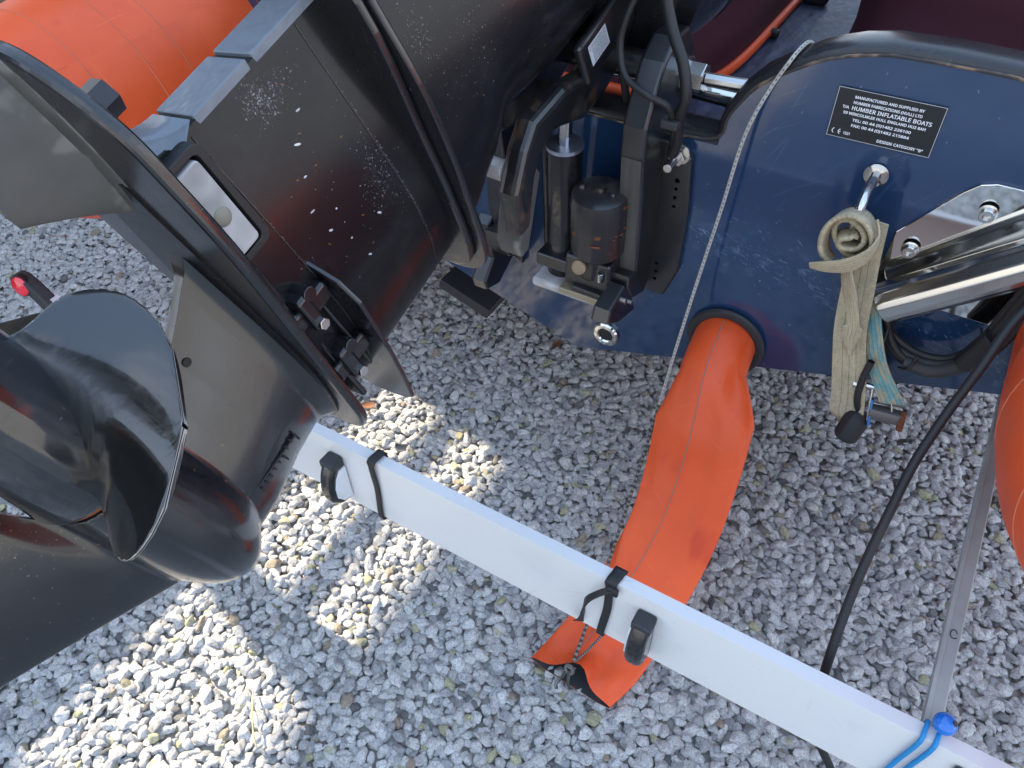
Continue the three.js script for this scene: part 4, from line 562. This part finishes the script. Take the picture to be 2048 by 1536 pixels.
// ---------------------------------------------------------------- lashing strap knotted to the eye
{
  const st = thing('lashing_strap', 'dirty beige webbing strap rolled and knotted on the transom eye', 'strap', [-0.086, 0.885, -1.12]);
  const sp = []; for (let i = 0; i <= 90; i++) { const a = i / 90 * 16.5 + 0.4, r = 0.006 + 0.036 * i / 90 + 0.003 * Math.sin(a * 2.3); sp.push([-0.085 + r * 1.02 * Math.cos(a), 0.883 + r * 1.12 * Math.sin(a), -1.118 + 0.01 * Math.sin(a * 0.5)]); }
  obj('rolled_webbing', ribbon(sp, sp.map((_, i) => 0.036 + 0.008 * Math.sin(i * 0.11)), sp.map((_, i) => [0.14 * Math.sin(i * 0.13), 0.25, 1]), 0.0075, 3), M.web, st, true);
  const b1 = smoothPath([[-0.068, 0.9, -1.15], [-0.06, 0.84, -1.146], [-0.05, 0.775, -1.14], [-0.038, 0.7, -1.128], [-0.018, 0.63, -1.12], [0.0, 0.565, -1.112], [0.01, 0.52, -1.105], [0.022, 0.505, -1.11]], 60);
  obj('webbing_band', ribbon(b1, b1.map((_, i) => 0.054 + 0.01 * sstep(20, 50, i) - 0.018 * sstep(50, 60, i)), b1.map((_, i) => [1, 0.1 * Math.sin(i * 0.2), 0.12 + 0.14 * Math.sin(i * 0.17)]), 0.0032, 4), M.web, st, true);
  const b2 = smoothPath([[-0.128, 0.83, -1.088], [-0.105, 0.84, -1.082], [-0.075, 0.855, -1.08], [-0.052, 0.878, -1.085], [-0.045, 0.905, -1.095], [-0.055, 0.925, -1.105]], 40);
  obj('webbing_turn', ribbon(b2, b2.map((_, i) => 0.012 + 0.016 * Math.sin(Math.PI * Math.min(1, i / 34))), b2.map(() => [-0.3, 0.9, 0.25]), 0.003, 1.6), M.web, st, true);
  const b3 = smoothPath([[-0.078, 0.85, -1.098], [-0.066, 0.815, -1.098], [-0.05, 0.775, -1.1], [-0.036, 0.735, -1.1], [-0.032, 0.7, -1.102], [-0.024, 0.665, -1.106]], 44);
  obj('webbing_tail', ribbon(b3, b3.map((_, i) => i < 28 ? 0.026 + 0.006 * Math.sin(i * 0.2) : 0.03 - 0.022 * sstep(30, 44, i)), b3.map((_, i) => { const a = 0.9 - 0.85 * sstep(0, 30, i); return [Math.cos(a), 0.15, Math.sin(a)]; }), 0.0042, 1.4), M.web, st, true);
  const b4 = smoothPath([[-0.03, 0.76, -1.155], [-0.012, 0.715, -1.145], [0.018, 0.655, -1.128], [0.05, 0.612, -1.118], [0.07, 0.585, -1.115]], 40);
  obj('webbing_free_end', ribbon(b4, b4.map((_, i) => 0.034 + 0.008 * i / 40), b4.map((_, i) => [1, 0.32, 0.1 + 0.2 * Math.sin(i * 0.1)]), 0.003, 2), M.webBlue, st, true);
  const ra = thing('ratchet_buckle', 'small ratchet buckle with black rubber grip hanging on the webbing strap', 'ratchet', [0.03, 0.53, -1.1]);
  obj('rubber_grip', lathe([[0, -0.03], [0.019, -0.03], [0.022, -0.026], [0.023, 0.012], [0.019, 0.024], [0.012, 0.03], [0, 0.03]], [0.02, 0.49, -1.09], [0.03, 0.545, -1.112]), M.rubber, ra);
  obj('grip_face', lathe([[0, -0.0315], [0.018, -0.0315], [0.018, -0.03], [0, -0.03]], [0.02, 0.49, -1.09], [0.03, 0.545, -1.112]), M.rubberGrey, ra);
  obj('handle_plate', [between(new RoundedBoxGeometry(0.003, 0.075, 0.022, 2, 0.001), [0.045, 0.53, -1.105], [0.03, 0.6, -1.13]), between(new RoundedBoxGeometry(0.003, 0.07, 0.022, 2, 0.001), [0.085, 0.54, -1.115], [0.06, 0.6, -1.135])], M.steelDull, ra);
  obj('blue_plate', between(new RoundedBoxGeometry(0.004, 0.05, 0.018, 2, 0.001), [0.049, 0.53, -1.098], [0.038, 0.578, -1.12]), mat({ color: C(0.02, 0.16, 0.42), roughness: 0.4, metalness: 0.3 }), ra);
  obj('spool', [rod([0.04, 0.553, -1.112], [0.095, 0.555, -1.118], 0.014), rod([0.042, 0.575, -1.12], [0.09, 0.58, -1.125], 0.005)], mat({ color: C(0.16, 0.15, 0.14), metalness: 0.7, roughness: 0.5 }), ra);
  obj('ratchet_pin', [rod([0.0, 0.598, -1.118], [0.05, 0.6, -1.125], 0.005), rod([-0.002, 0.598, -1.118], [0.006, 0.598, -1.118], 0.0075)], M.steel, ra);
  obj('ratchet_gear', [hexrod([0.09, 0.55, -1.116], [0.1, 0.551, -1.117], 0.02)], M.rust, ra);
  obj('strap_pull', tube([[0.012, 0.66, -1.115], [0.01, 0.62, -1.108], [0.014, 0.58, -1.102], [0.024, 0.548, -1.108]], 0.006, 30, 10), M.rubber, ra);
}
// ---------------------------------------------------------------- hoses by the bracket and the lamp cable
{
  const h = thing('hose_bundle', 'bundle of black hoses tied together below the stainless bracket', 'hoses', [0.06, 0.68, -1.18]);
  const base = [[-0.005, 0.735, -1.178], [0.006, 0.7, -1.172], [0.035, 0.678, -1.165], [0.08, 0.668, -1.16], [0.12, 0.684, -1.155], [0.148, 0.73, -1.148], [0.16, 0.8, -1.14], [0.17, 0.87, -1.13], [0.2, 0.98, -1.12]];
  for (const [dx, dy, dz, r] of [[0, 0, 0.012, 0.0075], [0.004, -0.014, 0.006, 0.0085], [-0.003, 0.012, 0.006, 0.006], [0.012, -0.006, 0.02, 0.0065]]) obj('hose', tube(base.map((p, i) => [p[0] + dx * (1 + 0.6 * Math.sin(i * 1.3)), p[1] + dy * (1 + 0.5 * Math.sin(i * 0.9 + dy * 90)), p[2] + dz]), r, 100, 12), M.rubber, h);
  obj('conduit', tube([[0.06, 0.66, -1.142], [0.1, 0.66, -1.14], [0.135, 0.69, -1.135], [0.15, 0.725, -1.13]], 0.0125, 60, 14), M.rubberGrey, h);
  obj('conduit_sleeve', rod([0.14, 0.7, -1.135], [0.16, 0.775, -1.125], 0.017), M.rubber, h);
  for (const [a, b] of [[[0.016, 0.715, -1.15], [0.012, 0.668, -1.15]], [[0.152, 0.755, -1.112], [0.14, 0.765, -1.15]], [[0.075, 0.684, -1.135], [0.055, 0.645, -1.14]]]) obj('cable_tie', tube([a, [(a[0] + b[0]) / 2 + 0.004, (a[1] + b[1]) / 2, (a[2] + b[2]) / 2 + 0.016], b], 0.0022, 20, 8), M.rubber, h);
}
tag(obj('lamp_cable', tube([[0.26, 0.99, -1.12], [0.2, 0.935, -1.08], [0.163, 0.885, -1.045], [0.141, 0.828, -0.97], [0.128, 0.768, -0.935], [0.113, 0.715, -0.865], [0.108, 0.675, -0.805], [0.105, 0.61, -0.745], [0.106, 0.56, -0.68], [0.112, 0.5, -0.625], [0.13, 0.39, -0.615], [0.163, 0.27, -0.63], [0.2, 0.2, -0.63], [0.24, 0.08, -0.62], [0.3, 0.035, -0.6], [0.45, 0.03, -0.55]], 0.0068, 260, 14), M.rubber, null), 'single black lamp cable drooping from the right tube to behind the white board', 'cable');

// ---------------------------------------------------------------- trailer pieces under the hull
{
  const tr = thing('boat_trailer', 'dark steel trailer frame and rubber roller under the blue hull', 'trailer', [XC, 0.2, -1.7]);
  obj('cross_beam', box(-1.35, -0.9, 0.2, 0.27, -1.82, -1.75, 0.005), M.zinc, tr);
  obj('bunk', [between(new RoundedBoxGeometry(0.11, 0.5, 0.035, 2, 0.004), [-1.08, 0.31, -1.3], [-1.0, 0.33, -2.4])], M.rubber, tr);
  obj('bunk_board', box(-0.08, 0.08, -0.016, 0.016, -0.06, 0.06, 0.003).rotateZ(-0.3).translate(-0.975, 0.272, -1.345), M.rubberGrey, tr);
  obj('chassis_rail', [box(-1.1, -1.04, 0.3, 0.38, -5, -2.4, 0.004)], M.zinc, tr);
}
// ---------------------------------------------------------------- covers inside the boat
function cloth(cx, cz, hx, hz, y0, y1, slope, seed) {
  const n = noise2(seed, 6), n2 = noise2(seed + 1, 13), rings = [];
  for (let i = 0; i <= 26; i++) { const f = i / 26, top = sstep(0.86, 1, f), k = (1 - slope * f) * (1 - 0.25 * top * top), ring = [], y = lerp(y0, y1, Math.min(1, f * 1.08)); for (let j = 0; j < 72; j++) { const a = j / 72 * Math.PI * 2, c = Math.cos(a), s = Math.sin(a), e = 2 / 5, w = 1 + 0.07 * (n(j / 72, f * 0.8) - 0.5) + 0.035 * (n2(j / 72, f) - 0.5); ring.push([cx + hx * k * w * Math.sign(c) * Math.pow(Math.abs(c), e), y + 0.02 * (n(j / 72, f) - 0.5) * (f > 0.05 ? 1 : 0), cz + hz * k * w * Math.sign(s) * Math.pow(Math.abs(s), e)]); } rings.push(ring); }
  return [skin(rings), rings[0]];
}
{
  const a = thing('seat_cover', 'dark maroon fabric cover with orange hem behind the outboard motor', 'cover', [-0.85, 0.72, -2.2]);
  const [g, r0] = cloth(-0.87, -2.3, 0.34, 0.62, 0.7215, 1.3, 0.2, 51); obj('cover_fabric', g, M.maroon, a);
  obj('orange_hem', tube([...r0, r0[0]].map(p => [p[0], p[1] + 0.014, p[2]]), 0.014, 260, 8), M.orange, a);
  for (const g of [box(-0.53, -0.46, 0.722, 0.75, -2.5, -2.46, 0.01), box(-0.55, -0.51, 0.722, 0.745, -2.2, -2.175, 0.008)]) obj('hem_hook', g, M.rubber, a);
  const b = thing('console_cover', 'maroon fabric cover standing beyond the raised transom shoulder', 'cover', [0.0, 0.72, -2.5]);
  const [g2] = cloth(0.02, -2.55, 0.36, 0.55, 0.7215, 1.7, 0.12, 61); obj('cover_fabric', g2, M.maroon, b);
}
// ---------------------------------------------------------------- small litter
{
  const leaf = (x, z, s, a, lab) => { const g = new THREE.PlaneGeometry(0.03 * s, 0.018 * s, 8, 5), p = g.attributes.position; for (let i = 0; i < p.count; i++) { const u = p.getX(i) / (0.015 * s), v = p.getY(i) / (0.009 * s), k = Math.sqrt(Math.max(0, 1 - u * u * 0.9)); p.setXYZ(i, p.getX(i), p.getY(i) * k, 0.004 * v * v * k + 0.003 * u * u); } g.computeVertexNormals(); g.rotateX(-Math.PI / 2).rotateY(a).translate(x, 0.036, z); const h = g.clone(); flip(h.index ? h : h); h.translate(0, -0.0005, 0); tag(obj('dry_leaf', [g, h], M.leaf, null), lab, 'leaf'); };
  leaf(-1.123, -1.003, 1.35, 0.5, 'dry brown leaf lying on gravel under the spray plate tip'); leaf(-0.791, -1.474, 1.2, 1.4, 'dry orange brown leaf on gravel below the transom bottom edge');
  tag(obj('straw_stem', tube([[-0.832, 0.036, -0.262], [-0.815, 0.038, -0.243], [-0.788, 0.037, -0.215], [-0.765, 0.038, -0.195], [-0.745, 0.036, -0.181]], 0.0019, 40, 6), M.straw, null), 'dry straw stem lying on sunlit gravel', 'straw');
}
// ---------------------------------------------------------------- added shelter out of view, shaped to shade the stern and cut the sun patches
{
  const sh = thing('added_shade_shelter', 'added unseen timber shelter shaping the sun patches beside the boat', 'shelter', [-4.3, 0, -1.5]);
  obj('roof', box(-5.21, -2.65, 2.58, 2.66, -5.2, 2.2, 0.01), M.roof, sh);
  obj('added_shadow_rail', box(-3.57, -3.535, 1.52, 1.555, -5, -1.03, 0.004), M.wood, sh);  // added for the thin shadow line it throws along the sun patch
  for (const z of [-5, -0.98, 2.0]) for (const x of [-5.15, -3.55]) if (x > -5 || z !== -0.98) obj('post', box(x - 0.05, x + 0.05, 0, 2.58, z - 0.05, z + 0.05, 0.006), M.wood, sh);  // the middle post is added to stand in for the board's shadow band
  for (let i = 0; i < 8; i++) obj('wall_board', box(-3.24, -3.2, 0.02 + i * 0.148, 0.164 + i * 0.148, -5.2, 2.2, 0.004), M.wood, sh);
  for (let i = 8; i < 18; i++) obj('wall_board', box(-3.24, -3.2, 0.02 + i * 0.148, 0.164 + i * 0.148, -5.2, -1.6, 0.004), M.wood, sh);  // boards raised here to cut off the forward end of the sun patch
  for (const z of [-5.1, -2.7, -0.3, 2.1]) obj('wall_post', box(-3.32, -3.2405, 0, 1.22, z - 0.04, z + 0.04, 0.004), M.wood, sh);
}
// ---------------------------------------------------------------- trees round the yard (outside the frame, mirrored in the gloss paint)
{
  const r = rng(2024), pos = [], nor = [];
  for (let k = 0; k < 26; k++) { const a = r() * 6.283, h = 2.2 + 3.8 * r(), R = (1.5 - Math.abs(h - 3.6) * 0.35) * Math.sqrt(r()), c = V(R * Math.cos(a), h, R * Math.sin(a)), s = 0.5 + 0.35 * r();
    for (let i = 0; i < 130; i++) { const d = V(r() * 2 - 1, r() * 2 - 1, r() * 2 - 1).normalize().multiplyScalar(s * Math.cbrt(r())), p = c.clone().add(d), u = V(r() - 0.5, r() - 0.5, r() - 0.5).normalize().multiplyScalar(0.1), w = V(r() - 0.5, r() - 0.5, r() - 0.5).normalize().multiplyScalar(0.07); for (const q of [p.clone().add(u), p.clone().add(w), p.clone().sub(u), p.clone().add(u), p.clone().sub(u), p.clone().sub(w)]) pos.push(q.x, q.y, q.z); } }
  const crown = new THREE.BufferGeometry(); crown.setAttribute('position', new THREE.Float32BufferAttribute(pos, 3)); crown.computeVertexNormals();
  const proto = thing('yard_tree', 'bushy dark green tree standing at the edge of the gravel yard', 'tree', [0, 0, 0], 'trees edging the yard');
  obj('trunk', [rod([0, 0, 0], [0.1, 3.2, 0.05], 0.16, 0.09), rod([0.05, 2, 0], [0.9, 4, 0.3], 0.06, 0.03), rod([0.05, 2.2, 0], [-0.7, 4.1, -0.4], 0.06, 0.03)], M.bark, proto);
  obj('crown', crown, M.foliage, proto);
  [[9.5, 12.5], [5.2, 15], [14.5, 8.5], [0.4, 17], [18, 3.5], [-5.2, 17.5]].forEach(([x, z], i) => { const o = i ? proto.clone() : proto; if (i) { o.name = numbered('yard_tree'); scene.add(o); } o.position.set(x, 0, z); o.rotation.y = i * 1.9; const s = 0.85 + 0.12 * ((i * 7) % 4); o.scale.set(s, s, s); });
}
renderer.render(scene, camera);
